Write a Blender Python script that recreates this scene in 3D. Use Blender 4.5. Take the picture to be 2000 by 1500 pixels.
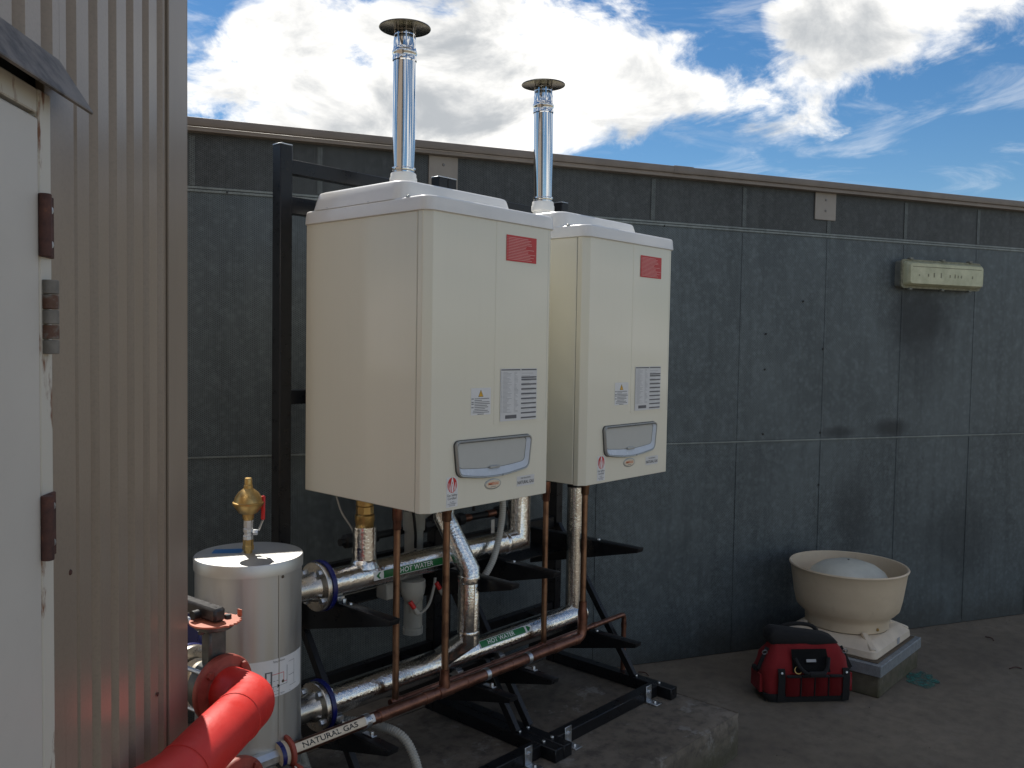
import bpy, bmesh, math, random
from mathutils import Vector, Matrix, noise
random.seed(7)
for o in list(bpy.data.objects): bpy.data.objects.remove(o)
S = bpy.context.scene
COL = S.collection
R = math.radians
# ------------------------------------------------------------------ camera
cd = bpy.data.cameras.new('camera'); cam = bpy.data.objects.new('camera', cd); COL.objects.link(cam)
EYE = 1.72
cam.matrix_world = Matrix(((0.66854698, 0.02303836, -0.74331297, 0), (-0.74348858, 0.0427769, -0.6673791, 0),
                           (0.01642131, 0.99881899, 0.04572712, EYE), (0, 0, 0, 1)))
cd.sensor_width = 36; cd.lens = 36 * 1710 / 2000; cd.clip_start = 0.02; cd.clip_end = 500
S.camera = cam
S.render.resolution_x = 1024; S.render.resolution_y = 768
# ------------------------------------------------------------------ light
SUN_AZ, SUN_EL = 69.0, 50.0            # degrees, azimuth measured from +X
sd = bpy.data.lights.new('sun', 'SUN'); sd.energy = 5.0; sd.angle = R(0.53); sd.color = (1, .95, .87)
sun = bpy.data.objects.new('sun', sd); COL.objects.link(sun)
sv = Vector((math.cos(R(SUN_AZ)) * math.cos(R(SUN_EL)), math.sin(R(SUN_AZ)) * math.cos(R(SUN_EL)), math.sin(R(SUN_EL))))
sun.rotation_euler = sv.to_track_quat('Z', 'Y').to_euler(); sun.location = sv * 40
W = bpy.data.worlds.new('World'); S.world = W; W.use_nodes = True
SKY = 0.078
CLOUD_W = (1.0, 0.98, 0.94); CLOUD_G = (0.46, 0.485, 0.51)
def build_world():
    nt = W.node_tree; nt.nodes.clear(); N = nt.nodes; L = nt.links
    def nd(t, **k):
        n = N.new(t)
        for a, b in k.items(): setattr(n, a, b)
        return n
    def mth(op, a, b=None, c=None, clamp=False):
        n = nd('ShaderNodeMath', operation=op); n.use_clamp = clamp
        for i, v in enumerate((a, b, c)):
            if v is None: continue
            if isinstance(v, (int, float)): n.inputs[i].default_value = v
            else: L.new(v, n.inputs[i])
        return n.outputs[0]
    tc = nd('ShaderNodeTexCoord'); g = tc.outputs['Generated']
    sky = nd('ShaderNodeTexSky'); sky.sky_type = 'NISHITA'; sky.sun_disc = False
    sky.sun_elevation = R(SUN_EL); sky.sun_rotation = R(90 - SUN_AZ); sky.air_density = 1.0; sky.dust_density = 0.1; sky.ozone_density = 3.0
    sk = nd('ShaderNodeVectorMath', operation='SCALE'); L.new(sky.outputs[0], sk.inputs[0]); sk.inputs['Scale'].default_value = SKY
    hs = nd('ShaderNodeHueSaturation'); hs.inputs['Saturation'].default_value = 1.28; hs.inputs['Value'].default_value = 1.0; L.new(sk.outputs[0], hs.inputs['Color'])
    def noise_tex(scale, stretch, detail, rough, dist, off):
        mp = nd('ShaderNodeMapping'); mp.inputs['Scale'].default_value = stretch; mp.inputs['Location'].default_value = off
        L.new(g, mp.inputs[0])
        n = nd('ShaderNodeTexNoise'); L.new(mp.outputs[0], n.inputs['Vector'])
        n.inputs['Scale'].default_value = scale; n.inputs['Detail'].default_value = detail
        n.inputs['Roughness'].default_value = rough; n.inputs['Distortion'].default_value = dist
        return n.outputs[0]
    big = noise_tex(3.4, (1, 1, 1.7), 9, .58, .35, (3.1, 1.7, .4))
    fine = noise_tex(9.0, (1, 1, 2.0), 8, .62, .6, (7.7, 2.3, 5.1))
    dens = mth('ADD', mth('MULTIPLY', big, .60), mth('MULTIPLY', fine, .40))
    # the cloud banks that stand over the wall: soft lumps on the celestial sphere (direction, size in degrees, weight)
    for (az, el, size, wt) in CLOUDS:
        c = Vector((math.cos(R(az)) * math.cos(R(el)), math.sin(R(az)) * math.cos(R(el)), math.sin(R(el))))
        dp = nd('ShaderNodeVectorMath', operation='DOT_PRODUCT'); L.new(g, dp.inputs[0]); dp.inputs[1].default_value = c
        k = 1.0 / (1 - math.cos(R(size)))
        e = mth('POWER', 2.71828, mth('MULTIPLY', mth('SUBTRACT', dp.outputs['Value'], 1.0), k))
        dens = mth('ADD', dens, mth('MULTIPLY', e, wt))
    rp = nd('ShaderNodeMapRange'); rp.interpolation_type = 'SMOOTHSTEP'; L.new(dens, rp.inputs[0])
    rp.inputs[1].default_value = .488; rp.inputs[2].default_value = .592
    # thin cirrus veil between the banks
    veil = noise_tex(5.5, (1.6, .7, 3.2), 8, .62, 1.4, (4.4, 8.1, 3.3))
    vr = nd('ShaderNodeMapRange'); vr.interpolation_type = 'SMOOTHSTEP'; L.new(veil, vr.inputs[0]); vr.inputs[1].default_value = .48; vr.inputs[2].default_value = .72; vr.inputs[4].default_value = .30
    cov = mth('MAXIMUM', rp.outputs[0], vr.outputs[0])
    # grey bellies where the cloud is thick
    gr = nd('ShaderNodeMapRange'); gr.interpolation_type = 'SMOOTHSTEP'
    shade = noise_tex(6.5, (1, 1, 1.8), 7, .6, .4, (1.3, 9.2, 2.6))
    L.new(mth('ADD', mth('MULTIPLY', dens, .45), mth('MULTIPLY', shade, .75)), gr.inputs[0])
    gr.inputs[1].default_value = .59; gr.inputs[2].default_value = .83
    cc = nd('ShaderNodeMix', data_type='RGBA'); L.new(gr.outputs[0], cc.inputs[0])
    cc.inputs[6].default_value = (*[v * 1.12 for v in CLOUD_W], 1); cc.inputs[7].default_value = (*CLOUD_G, 1)
    mx = nd('ShaderNodeMix', data_type='RGBA'); L.new(cov, mx.inputs[0]); L.new(hs.outputs[0], mx.inputs[6]); L.new(cc.outputs[2], mx.inputs[7])
    bg = nd('ShaderNodeBackground'); L.new(mx.outputs[2], bg.inputs[0]); bg.inputs[1].default_value = 1.0
    out = nd('ShaderNodeOutputWorld'); L.new(bg.outputs[0], out.inputs[0])
CLOUDS = [(57, 15, 6, .09), (50, 14, 6, .10), (44, 16, 6, .11), (38.5, 18, 5, .10), (53, 9, 5, .06), (45, 8.5, 4.5, .07), (35, 15.5, 3.5, .08),
          (30.5, 16, 3, .05), (20, 21, 5, .13), (15, 20, 5, .09), (26, 14, 2.5, .05), (33, 9, 5.5, -.14), (24, 7, 6, -.16), (14, 9, 7, -.14), (29, 21.5, 3.5, -.10),
          (61, 21, 2.6, -.16), (51.5, 22, 2.2, -.13), (39, 9.5, 2.2, -.08)]
build_world()
S.view_settings.view_transform = 'Standard'; S.view_settings.look = 'None'; S.view_settings.exposure = .18; S.view_settings.gamma = 1
S.view_settings.use_curve_mapping = False
S.render.engine = 'CYCLES'

# ------------------------------------------------------------------ materials
MATS = {}
class NT:
    def __init__(s, name):
        s.m = bpy.data.materials.new(name); s.m.use_nodes = True; s.t = s.m.node_tree; s.N = s.t.nodes; s.L = s.t.links
        s.b = s.N['Principled BSDF']; s.tc = s.N.new('ShaderNodeTexCoord'); MATS[name] = s.m
    def set(s, **k):
        for a, v in k.items():
            i = s.b.inputs[a.replace('_', ' ')]
            if hasattr(v, 'node'): s.L.new(v, i)
            else: i.default_value = (*v, 1) if isinstance(v, tuple) and len(v) == 3 else v
        return s
    def vec(s, scale=(1, 1, 1), src='Object'):
        m = s.N.new('ShaderNodeMapping'); m.inputs['Scale'].default_value = scale; s.L.new(s.tc.outputs[src], m.inputs[0]); return m.outputs[0]
    def noise(s, scale, detail=5, rough=.55, stretch=(1, 1, 1), dist=0):
        n = s.N.new('ShaderNodeTexNoise'); n.inputs['Scale'].default_value = scale; n.inputs['Detail'].default_value = detail
        n.inputs['Roughness'].default_value = rough; n.inputs['Distortion'].default_value = dist; s.L.new(s.vec(stretch), n.inputs['Vector']); return n.outputs[0]
    def voro(s, scale, stretch=(1, 1, 1), feature='F1'):
        n = s.N.new('ShaderNodeTexVoronoi'); n.feature = feature; n.inputs['Scale'].default_value = scale; s.L.new(s.vec(stretch), n.inputs['Vector']); return n.outputs[0]
    def ramp(s, f, stops):
        r = s.N.new('ShaderNodeValToRGB'); e = r.color_ramp.elements
        while len(e) < len(stops): e.new(.5)
        for el, (p, c) in zip(e, stops): el.position = p; el.color = (*c, 1) if isinstance(c, tuple) else (c, c, c, 1)
        s.L.new(f, r.inputs[0]); return r.outputs[0]
    def mix(s, f, a, b, mode='MIX'):
        n = s.N.new('ShaderNodeMix'); n.data_type = 'RGBA'; n.blend_type = mode
        for i, v in ((0, f), (6, a), (7, b)):
            if hasattr(v, 'node'): s.L.new(v, n.inputs[i])
            else: n.inputs[i].default_value = v if i == 0 else ((*v, 1) if isinstance(v, tuple) else (v, v, v, 1))
        return n.outputs[2]
    def math(s, op, a, b=0):
        n = s.N.new('ShaderNodeMath'); n.operation = op
        for i, v in enumerate((a, b)):
            if hasattr(v, 'node'): s.L.new(v, n.inputs[i])
            else: n.inputs[i].default_value = v
        return n.outputs[0]
    def sep(s, axis):
        n = s.N.new('ShaderNodeSeparateXYZ'); s.L.new(s.tc.outputs['Object'], n.inputs[0]); return n.outputs[axis]
    def smooth(s, f, a, b):
        n = s.N.new('ShaderNodeMapRange'); n.interpolation_type = 'SMOOTHSTEP'; s.L.new(f, n.inputs[0]); n.inputs[1].default_value = a; n.inputs[2].default_value = b; return n.outputs[0]
    def bump(s, f, strength=.3, dist=.002, prev=None):
        n = s.N.new('ShaderNodeBump'); n.inputs['Strength'].default_value = strength; n.inputs['Distance'].default_value = dist; s.L.new(f, n.inputs['Height'])
        if prev is not None: s.L.new(prev, n.inputs['Normal'])
        s.L.new(n.outputs[0], s.b.inputs['Normal']); return n.outputs[0]
def plain(name, col, rough=.5, metal=0., var=.12, scale=25, bump=0, **k):
    t = NT(name); n = t.noise(scale, 4)
    lo = tuple(c * (1 - var) for c in col); hi = tuple(min(1, c * (1 + var)) for c in col)
    t.set(Base_Color=t.ramp(n, [(.3, lo), (.7, hi)]), Metallic=metal, **k)
    t.set(Roughness=t.ramp(t.noise(scale * 1.7, 4), [(.3, max(.02, rough * .85)), (.7, min(1, rough * 1.15))]))
    if bump: t.bump(t.noise(scale * 6, 4), bump, .001)
    return t
# left building cladding: beige baked paint with dust and run marks
t = NT('cladding'); a = t.noise(3, 6, .6, (1, 1, .25)); b = t.noise(180, 2)
c = t.mix(t.ramp(a, [(.35, 0.), (.72, 1.)]), (.31, .25, .195), (.258, .205, .156)); c = t.mix(t.ramp(b, [(.45, 0.), (.75, .35)]), c, (.195, .16, .127))
c = t.mix(t.ramp(t.noise(9, 7, .7, (6, 6, .35)), [(.58, 0.), (.78, .4)]), c, (.135, .108, .08))
t.set(Base_Color=c, Roughness=.30); t.bump(t.noise(3.5, 3, .5, (1, 1, .5)), .35, .01)
t = NT('corner_trim'); a = t.noise(5, 6, .6, (1, 1, .3))
t.set(Base_Color=t.ramp(a, [(.3, (.232, .188, .147)), (.7, (.29, .237, .187))]), Roughness=.4)
t = NT('hood_metal'); a = t.noise(14, 6, .65); t.set(Base_Color=t.ramp(a, [(.38, (.06, .05, .042)), (.52, (.16, .138, .118)), (.75, (.22, .192, .165))]), Roughness=.6)
t = NT('door_paint'); a = t.noise(2.2, 5); b = t.noise(60, 4, .6)
c = t.ramp(a, [(.3, (.53, .50, .455)), (.7, (.60, .57, .52))]); c = t.mix(t.ramp(b, [(.6, 0.), (.8, .25)]), c, (.46, .44, .40)); t.set(Base_Color=c, Roughness=.45)
t = NT('frame_paint'); a = t.noise(20, 6, .65, (1, 1, .3))
c = t.mix(t.ramp(a, [(.56, 0.), (.64, 1.)]), (.60, .57, .50), (.20, .085, .04)); t.set(Base_Color=c, Roughness=.55); t.bump(a, .3, .002)
t = NT('weather_seal'); a = t.noise(40, 5, .6, (1, 1, .3)); t.set(Base_Color=t.ramp(a, [(.4, (.45, .30, .10)), (.6, (.16, .10, .05))]), Roughness=.8)
t = NT('rusty_steel'); a = t.noise(45, 6, .65); t.set(Base_Color=t.ramp(a, [(.35, (.05, .022, .018)), (.6, (.10, .04, .03)), (.75, (.19, .075, .035))]), Roughness=.75); t.bump(a, .4, .001)
t = NT('worn_hinge'); a = t.noise(55, 5, .6); t.set(Base_Color=t.ramp(a, [(.4, (.17, .155, .135)), (.55, (.11, .05, .03)), (.7, (.085, .04, .022))]), Roughness=.6)
# grey screen wall
def galv(name, lo, hi, streak, perf=False):
    t = NT(name); a = t.noise(1.9, 8, .68, (1, 1, .6)); v = t.voro(75, (1, 1, 1)); f = t.noise(260, 2, .5)
    c = t.ramp(a, [(.36, lo), (.64, hi)])
    c = t.mix(t.ramp(t.noise(14, 8, .72), [(.50, 0.), (.70, .6)]), c, tuple(x * 1.6 for x in hi))
    c = t.mix(t.ramp(t.noise(5, 6, .65, (3.5, 1, .22)), [(.45, 0.), (.75, streak)]), c, tuple(x * .42 for x in lo))
    c = t.mix(t.ramp(f, [(.35, 0.), (.7, .55)]), c, tuple(x * 1.55 for x in hi))
    px = t.sep(0); pz = t.sep(2); K = 2 * math.pi / .0078      # hexagonal perforation
    w1 = t.math('COSINE', t.math('MULTIPLY', px, K)); w2 = t.math('COSINE', t.math('MULTIPLY', t.math('ADD', t.math('MULTIPLY', px, .5), t.math('MULTIPLY', pz, .866)), K))
    w3 = t.math('COSINE', t.math('MULTIPLY', t.math('SUBTRACT', t.math('MULTIPLY', px, .5), t.math('MULTIPLY', pz, .866)), K))
    hx = t.smooth(t.math('ADD', t.math('ADD', w1, w2), w3), .1, 1.6)
    c = t.mix(t.math('MULTIPLY', hx, .8 if perf else 0), c, tuple(x * .22 for x in lo))
    sp = t.voro(30); c = t.mix(t.ramp(sp, [(.1, .22), (.5, 0.)]), c, tuple(x * 1.7 for x in hi))
    t.set(Base_Color=c, Roughness=.55, Metallic=.35); t.bump(v, .12, .001); return t, c
t, c = galv('screen_panel', (.066, .080, .088), (.122, .146, .157), .6, True)
# soot below the light fitting and over the lap joint (marks of their own shape)
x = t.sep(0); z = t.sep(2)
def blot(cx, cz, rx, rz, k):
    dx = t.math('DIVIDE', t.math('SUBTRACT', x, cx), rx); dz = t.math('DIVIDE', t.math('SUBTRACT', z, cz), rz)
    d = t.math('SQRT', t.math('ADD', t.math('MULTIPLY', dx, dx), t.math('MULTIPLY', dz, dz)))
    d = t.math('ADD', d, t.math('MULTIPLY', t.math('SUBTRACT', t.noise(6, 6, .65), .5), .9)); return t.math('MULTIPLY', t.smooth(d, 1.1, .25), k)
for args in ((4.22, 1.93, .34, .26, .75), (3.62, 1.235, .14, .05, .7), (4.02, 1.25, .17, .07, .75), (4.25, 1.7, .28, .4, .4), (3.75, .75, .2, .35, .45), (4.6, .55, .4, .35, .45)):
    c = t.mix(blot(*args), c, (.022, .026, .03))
splash = t.smooth(t.math('ADD', z, t.math('MULTIPLY', t.noise(5, 7, .7), .5)), .52, .22); c = t.mix(t.math('MULTIPLY', splash, .55), c, (.045, .042, .034))
t.set(Base_Color=c)
galv('screen_panel_top', (.043, .048, .05), (.078, .086, .088), .65, True)
t, c = galv('lap_strip', (.13, .15, .15), (.21, .235, .23), .5)
galv('batten_zinc', (.075, .085, .085), (.125, .14, .14), .5, True)
plain('screen_backing', (.03, .034, .037), .8)
plain('capping', (.20, .17, .145), .5, var=.12, scale=8)
plain('capping_lip', (.25, .215, .185), .5, var=.1, scale=8)
plain('bracket_plate', (.33, .30, .265), .5, var=.08, scale=10)
plain('hinge_grey', (.17, .155, .135), .5, var=.2, scale=60)
plain('screw', (.22, .21, .2), .45, .8)
# concrete
t = NT('yard_concrete'); a = t.noise(1.3, 8, .62); b = t.noise(14, 8, .65); f = t.noise(220, 3, .6)
c = t.ramp(a, [(.3, (.125, .102, .075)), (.55, (.195, .162, .12)), (.75, (.27, .226, .172))])
c = t.mix(t.ramp(b, [(.42, 0.), (.7, .5)]), c, (.075, .062, .05)); c = t.mix(t.ramp(f, [(.55, 0.), (.75, .5)]), c, (.21, .183, .152))
c = t.mix(t.ramp(t.noise(4, 9, .72), [(.58, 0.), (.68, .6)]), c, (.20, .172, .142)); c = t.mix(t.ramp(t.noise(2.5, 9, .75), [(.60, 0.), (.66, .7)]), c, (.06, .05, .04))
cr = t.N.new('ShaderNodeTexVoronoi'); cr.feature = 'DISTANCE_TO_EDGE'; cr.inputs['Scale'].default_value = .8
wv = t.N.new('ShaderNodeVectorMath'); wv.operation = 'ADD'; nzv = t.N.new('ShaderNodeTexNoise'); nzv.inputs['Scale'].default_value = 3; nzv.inputs['Detail'].default_value = 8; t.L.new(t.vec(), nzv.inputs['Vector'])
sc = t.N.new('ShaderNodeVectorMath'); sc.operation = 'SCALE'; sc.inputs['Scale'].default_value = .5; t.L.new(nzv.outputs['Color'], sc.inputs[0]); t.L.new(t.vec(), wv.inputs[0]); t.L.new(sc.outputs[0], wv.inputs[1]); t.L.new(wv.outputs[0], cr.inputs['Vector'])
c = t.mix(t.math('MULTIPLY', t.ramp(cr.outputs[0], [(.002, 1.), (.008, 0.)]), t.ramp(a, [(.50, 0.), (.60, .22)])), c, (.04, .033, .027))
t.set(Base_Color=c, Roughness=.85); n = t.bump(b, .25, .004); t.bump(f, .4, .0015, n)
t = NT('plinth_concrete'); a = t.noise(2.4, 8, .65); b = t.noise(17, 8, .7); f = t.noise(200, 3, .6)
c = t.ramp(a, [(.3, (.11, .092, .07)), (.55, (.178, .15, .118)), (.75, (.235, .20, .162))])
c = t.mix(t.ramp(b, [(.45, 0.), (.65, .8)]), c, (.065, .056, .046)); c = t.mix(t.ramp(t.noise(6, 10, .75), [(.57, 0.), (.63, .8)]), c, (.25, .235, .21))
side = t.smooth(t.sep(2), .165, .03); c = t.mix(t.math('MULTIPLY', side, t.ramp(t.noise(9, 7, .65), [(.3, .35), (.65, .95)])), c, (.075, .07, .038))
t.set(Base_Color=c, Roughness=.88); n = t.bump(b, .4, .006); t.bump(f, .4, .0015, n)
plain('grit', (.16, .135, .105), .9, var=.5, scale=40)
t = plain('teal_paint', (.035, .165, .14), .7, var=.35, scale=30); t.set(Alpha=t.ramp(t.noise(38, 8, .7), [(.38, .05), (.58, .85)]))
# boilers
t = NT('cream_enamel'); a = t.noise(1.2, 3); f = t.noise(900, 1); dr = t.ramp(t.noise(7, 8, .7, (5, 5, .3)), [(.52, 0.), (.8, .07)])
t.set(Base_Color=t.mix(dr, t.ramp(a, [(.3, (.745, .715, .595)), (.7, (.775, .745, .625))]), (.52, .48, .38)), Roughness=.26, Coat_Weight=.45, Coat_Roughness=.06); t.bump(f, .06, .0004)
plain('seam_dark', (.10, .075, .05), .7)
t = NT('lid_plastic'); a = t.noise(7, 6, .65); c = t.ramp(a, [(.3, (.75, .74, .71)), (.7, (.81, .80, .77))]); c = t.mix(t.ramp(t.noise(60, 5, .7), [(.62, 0.), (.78, .35)]), c, (.5, .48, .44)); t.set(Base_Color=c, Roughness=.28, Coat_Weight=.2)
plain('adapter_plastic', (.80, .80, .77), .35, var=.04)
plain('grey_trim', (.40, .41, .40), .3, .4, var=.06)
plain('dark_trim', (.07, .07, .066), .5)
plain('door_inner', (.50, .505, .48), .4, var=.015)
plain('ledge_sky_tint', (.56, .61, .68), .25, var=.04)  # grey plastic ledge, with the sky's reflection put into its blue tone
plain('sticker_red', (.55, .03, .03), .4, var=.05)
plain('sticker_white', (.74, .74, .74), .45, var=.03)
plain('sticker_cream', (.72, .62, .48), .45, var=.05)
plain('sticker_grey', (.66, .66, .66), .45, var=.03)
plain('print_pink', (.75, .38, .35), .5, var=.05)
plain('print_black', (.02, .02, .022), .5)
plain('print_grey', (.12, .12, .13), .5)
plain('print_lightgrey', (.36, .36, .37), .5)
plain('print_white', (.8, .8, .8), .5, var=.03)
plain('print_red', (.60, .02, .02), .4)
plain('print_orange', (.75, .16, .04), .4)
plain('print_yellow', (.75, .42, .02), .4)
plain('print_blue', (.03, .06, .25), .4)
plain('blue_film', (.02, .13, .36), .35)
plain('sticker_green', (.012, .16, .045), .4, var=.08)
# metals
def brushed(name, col, rough, scale=60, bump=.1, stretch=(1, 1, .1), metal=1., streak=.1):
    t = NT(name); a = t.noise(scale, 4, .6, stretch)
    t.set(Base_Color=t.ramp(a, [(.3, tuple(x * (1 - streak) for x in col)), (.7, col)]), Metallic=metal, Roughness=t.ramp(a, [(.3, rough * .8), (.7, rough * 1.3)]))
    if bump: t.bump(a, bump, .0008)
    return t
brushed('flue_steel', (.78, .77, .75), .07, 20, .02)
brushed('cap_steel', (.20, .195, .17), .25, 30, .05)
brushed('tank_skin', (.56, .56, .545), .46, 45, .05, (1, 1, .06), .9)
brushed('tank_lid', (.60, .60, .58), .42, 4, .0, (1, 1, 1), .85, .02)
brushed('flange_steel', (.60, .56, .50), .28, 40, .05, (1, 1, 1))
brushed('zinc_bracket', (.62, .64, .66), .38, 40, .05, (1, 1, 1))
t = NT('foil'); v = t.voro(110, (1, 1, 1)); n1 = t.noise(58, 7, .62, (1, 1, 1), 2.0); n2 = t.noise(9, 4, .5)
h = t.math('ADD', t.math('MULTIPLY', n1, .7), t.math('MULTIPLY', v, .4))
t.set(Base_Color=t.ramp(n1, [(.3, (.66, .65, .62)), (.7, (.86, .85, .83))]), Metallic=1., Roughness=t.ramp(n2, [(.3, .09), (.7, .18)])); nn = t.bump(h, .34, .004); t.bump(n2, .35, .012, nn)
def copper(name, base, dark):
    t = NT(name); a = t.noise(16, 7, .65, (1, 1, 1), .6); c = t.ramp(a, [(.32, dark), (.5, base), (.75, tuple(min(1, x * 1.25) for x in base))])
    t.set(Base_Color=c, Metallic=.9, Roughness=t.ramp(t.noise(30, 4), [(.3, .28), (.7, .48)])); t.bump(t.noise(120, 3), .08, .001)
copper('copper', (.31, .18, .112), (.165, .09, .06))
copper('copper_dark', (.24, .115, .08), (.12, .055, .042))
copper('brass', (.48, .32, .12), (.30, .19, .07))
t = NT('black_steel'); a = t.noise(30, 5, .6); t.set(Base_Color=t.ramp(a, [(.3, (.007, .0075, .009)), (.7, (.012, .0125, .0145))]), Specular_IOR_Level=.35, Roughness=t.ramp(a, [(.3, .25), (.7, .38)]))
plain('black_rubber', (.012, .012, .013), .55)
plain('lever_black', (.028, .026, .027), .32, var=.4, scale=50, bump=.2)
plain('pvc_grey', (.30, .295, .27), .45, var=.06)
plain('hose_grey', (.46, .455, .42), .45, var=.06)
plain('pvc_white_shaded', (.36, .35, .31), .4, var=.06)  # white plastic; shade behind the pipes is put into this darker colour
plain('blue_paint', (.008, .012, .11), .3, var=.2)
t = NT('red_cover'); a = t.noise(6, 6, .6); c = t.ramp(a, [(.3, (.58, .024, .018)), (.7, (.70, .036, .028))])
c = t.mix(t.ramp(t.noise(30, 8, .75, (1, 2.5, 1), 1.5), [(.66, 0.), (.70, .5)]), c, (.72, .25, .22)); c = t.mix(t.ramp(t.noise(7, 8, .7), [(.55, 0.), (.75, .35)]), c, (.30, .03, .025))
t.set(Base_Color=c, Roughness=t.ramp(t.noise(14, 6, .65), [(.35, .36), (.65, .62)])); n = t.bump(t.noise(16, 5, .6, (1, 1, 1), 1.0), .3, .004); t.bump(t.noise(160, 4), .15, .001, n)
t = NT('red_oxide'); a = t.noise(35, 6, .65); t.set(Base_Color=t.ramp(a, [(.35, (.24, .04, .025)), (.7, (.36, .075, .05))]), Roughness=.55); t.bump(a, .3, .001)
plain('orange_plate', (.50, .15, .085), .5, var=.15)
plain('valve_body', (.10, .105, .10), .45, .5, var=.3, scale=40)
plain('cream_stub', (.52, .45, .34), .5, var=.12)
plain('red_plastic', (.55, .02, .02), .35)
# fan, bag, light
t = NT('fan_plastic'); a = t.noise(5, 6, .6); c = t.ramp(a, [(.3, (.60, .485, .345)), (.7, (.69, .57, .42))]); c = t.mix(t.ramp(t.noise(24, 7, .7), [(.58, 0.), (.75, .4)]), c, (.42, .325, .21)); t.set(Base_Color=c, Roughness=.5)
plain('fan_base', (.66, .565, .45), .5, var=.1, scale=12)
plain('fan_dome', (.60, .585, .50), .4, var=.1, scale=10)
t, c = galv('curb_galv', (.17, .185, .20), (.24, .26, .275), .4)
def fabric(name, col, rough=.9):
    t = NT(name); a = t.noise(9, 4); f = t.voro(420)
    t.set(Base_Color=t.ramp(a, [(.3, tuple(x * .8 for x in col)), (.7, col)]), Roughness=rough, Sheen_Weight=.04); n = t.bump(f, .4, .001); t.bump(t.noise(22, 4), .35, .008, n)
fabric('bag_red', (.23, .007, .010)); fabric('bag_black', (.008, .008, .009))
t = NT('diffuser'); a = t.noise(10, 6, .6); t.set(Base_Color=t.ramp(a, [(.3, (.36, .36, .22)), (.65, (.56, .555, .37))]), Roughness=.3, Coat_Weight=.4)
plain('light_body', (.19, .195, .17), .5, var=.2)
plain('light_dirt', (.24, .235, .165), .7, var=.3, scale=60)

# ------------------------------------------------------------------ mesh helpers
def thing(name, label, cat, loc=(0, 0, 0), rotz=0, group=None):
    o = bpy.data.objects.new(name, None); COL.objects.link(o); o.location = loc; o.rotation_euler = (0, 0, rotz); o.empty_display_size = .1
    o['label'] = label; o['category'] = cat
    if group: o['group'] = group
    return o
def inv_root(p):
    while p.parent: p = p.parent
    return (Matrix.Translation(p.location) @ Matrix.Rotation(p.rotation_euler.z, 4, 'Z')).inverted()
def part(name, bm, mat, parent=None, world=True, smooth=40, label=None, kind=None):
    me = bpy.data.meshes.new(name)
    if parent is not None and world: bm.transform(inv_root(parent))
    bmesh.ops.recalc_face_normals(bm, faces=bm.faces)
    bm.to_mesh(me); bm.free()
    if smooth:
        me.shade_smooth(); me.set_sharp_from_angle(angle=R(smooth))
    me.materials.append(MATS[mat])
    o = bpy.data.objects.new(name, me); COL.objects.link(o)
    if parent is not None: o.parent = parent
    if label: o['label'] = label
    if kind: o['kind'] = kind
    return o
def tag(o, label, cat, group=None):
    o['label'] = label; o['category'] = cat
    if group: o['group'] = group
    return o
def copy_tree(o, parent=None):
    c = o.copy(); COL.objects.link(c); c.parent = parent
    for ch in list(o.children): copy_tree(ch, c)
    return c
BM = bmesh.new
def box(x0, x1, y0, y1, z0, z1, bev=0, bm=None, seg=1):
    b = BM(); vs = [b.verts.new((x, y, z)) for z in (z0, z1) for y in (y0, y1) for x in (x0, x1)]
    for f in ((0, 2, 3, 1), (4, 5, 7, 6), (0, 1, 5, 4), (2, 6, 7, 3), (0, 4, 6, 2), (1, 3, 7, 5)): b.faces.new([vs[i] for i in f])
    if bev: bmesh.ops.bevel(b, geom=b.edges[:], offset=bev, segments=seg, affect='EDGES', profile=.5)
    return join(bm, b)
def join(dst, src):
    if dst is None: return src
    me = bpy.data.meshes.new('tmp'); src.to_mesh(me); src.free(); dst.from_mesh(me); bpy.data.meshes.remove(me); return dst
def basis(d):
    d = Vector(d).normalized(); a = Vector((0, 0, 1)) if abs(d.z) < .9 else Vector((1, 0, 0))
    u = a.cross(d).normalized(); return u, d.cross(u)
def lathe(prof, o=(0, 0, 0), d=(0, 0, 1), seg=32, bm=None, caps=True, phase=0):
    """prof: (radius, distance along d)"""
    b = BM(); o = Vector(o); d = Vector(d).normalized(); u, v = basis(d); rings = []
    for r, h in prof:
        if r < 1e-6: rings.append([b.verts.new(o + d * h)])
        else: rings.append([b.verts.new(o + d * h + (u * math.cos(2 * math.pi * i / seg + phase) + v * math.sin(2 * math.pi * i / seg + phase)) * r) for i in range(seg)])
    for A, B in zip(rings, rings[1:]):
        for i in range(seg):
            j = (i + 1) % seg
            if len(A) == 1 and len(B) == 1: continue
            if len(A) == 1: b.faces.new((A[0], B[i], B[j]))
            elif len(B) == 1: b.faces.new((A[i], A[j], B[0]))
            else: b.faces.new((A[i], A[j], B[j], B[i]))
    if caps:
        if len(rings[0]) > 2: b.faces.new(rings[0][::-1])
        if len(rings[-1]) > 2: b.faces.new(rings[-1])
    return join(bm, b)
def cyl(p, q, r, seg=20, bev=0, bm=None, phase=0):
    p, q = Vector(p), Vector(q); L = (q - p).length
    prof = [(r, 0), (r, L)] if not bev else [(r - bev, 0), (r, bev), (r, L - bev), (r - bev, L)]
    return lathe(prof, p, q - p, seg, bm, phase=phase)
def hexbolt(p, d, r=.008, h=.007, bm=None): return lathe([(r, 0), (r, h * .8), (r * .85, h)], p, d, 6, bm)
def fillet(pts, rad, n=6):
    pts = [Vector(p) for p in pts]; out = [pts[0]]
    for a, b, c in zip(pts, pts[1:], pts[2:]):
        u = (a - b).normalized(); w = (c - b).normalized(); r = min(rad, (a - b).length * .49, (c - b).length * .49)
        for i in range(n + 1):
            t = i / n; out.append((b + u * r) * (1 - t) ** 2 + b * 2 * t * (1 - t) + (b + w * r) * t * t)
    return out + [pts[-1]]
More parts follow.
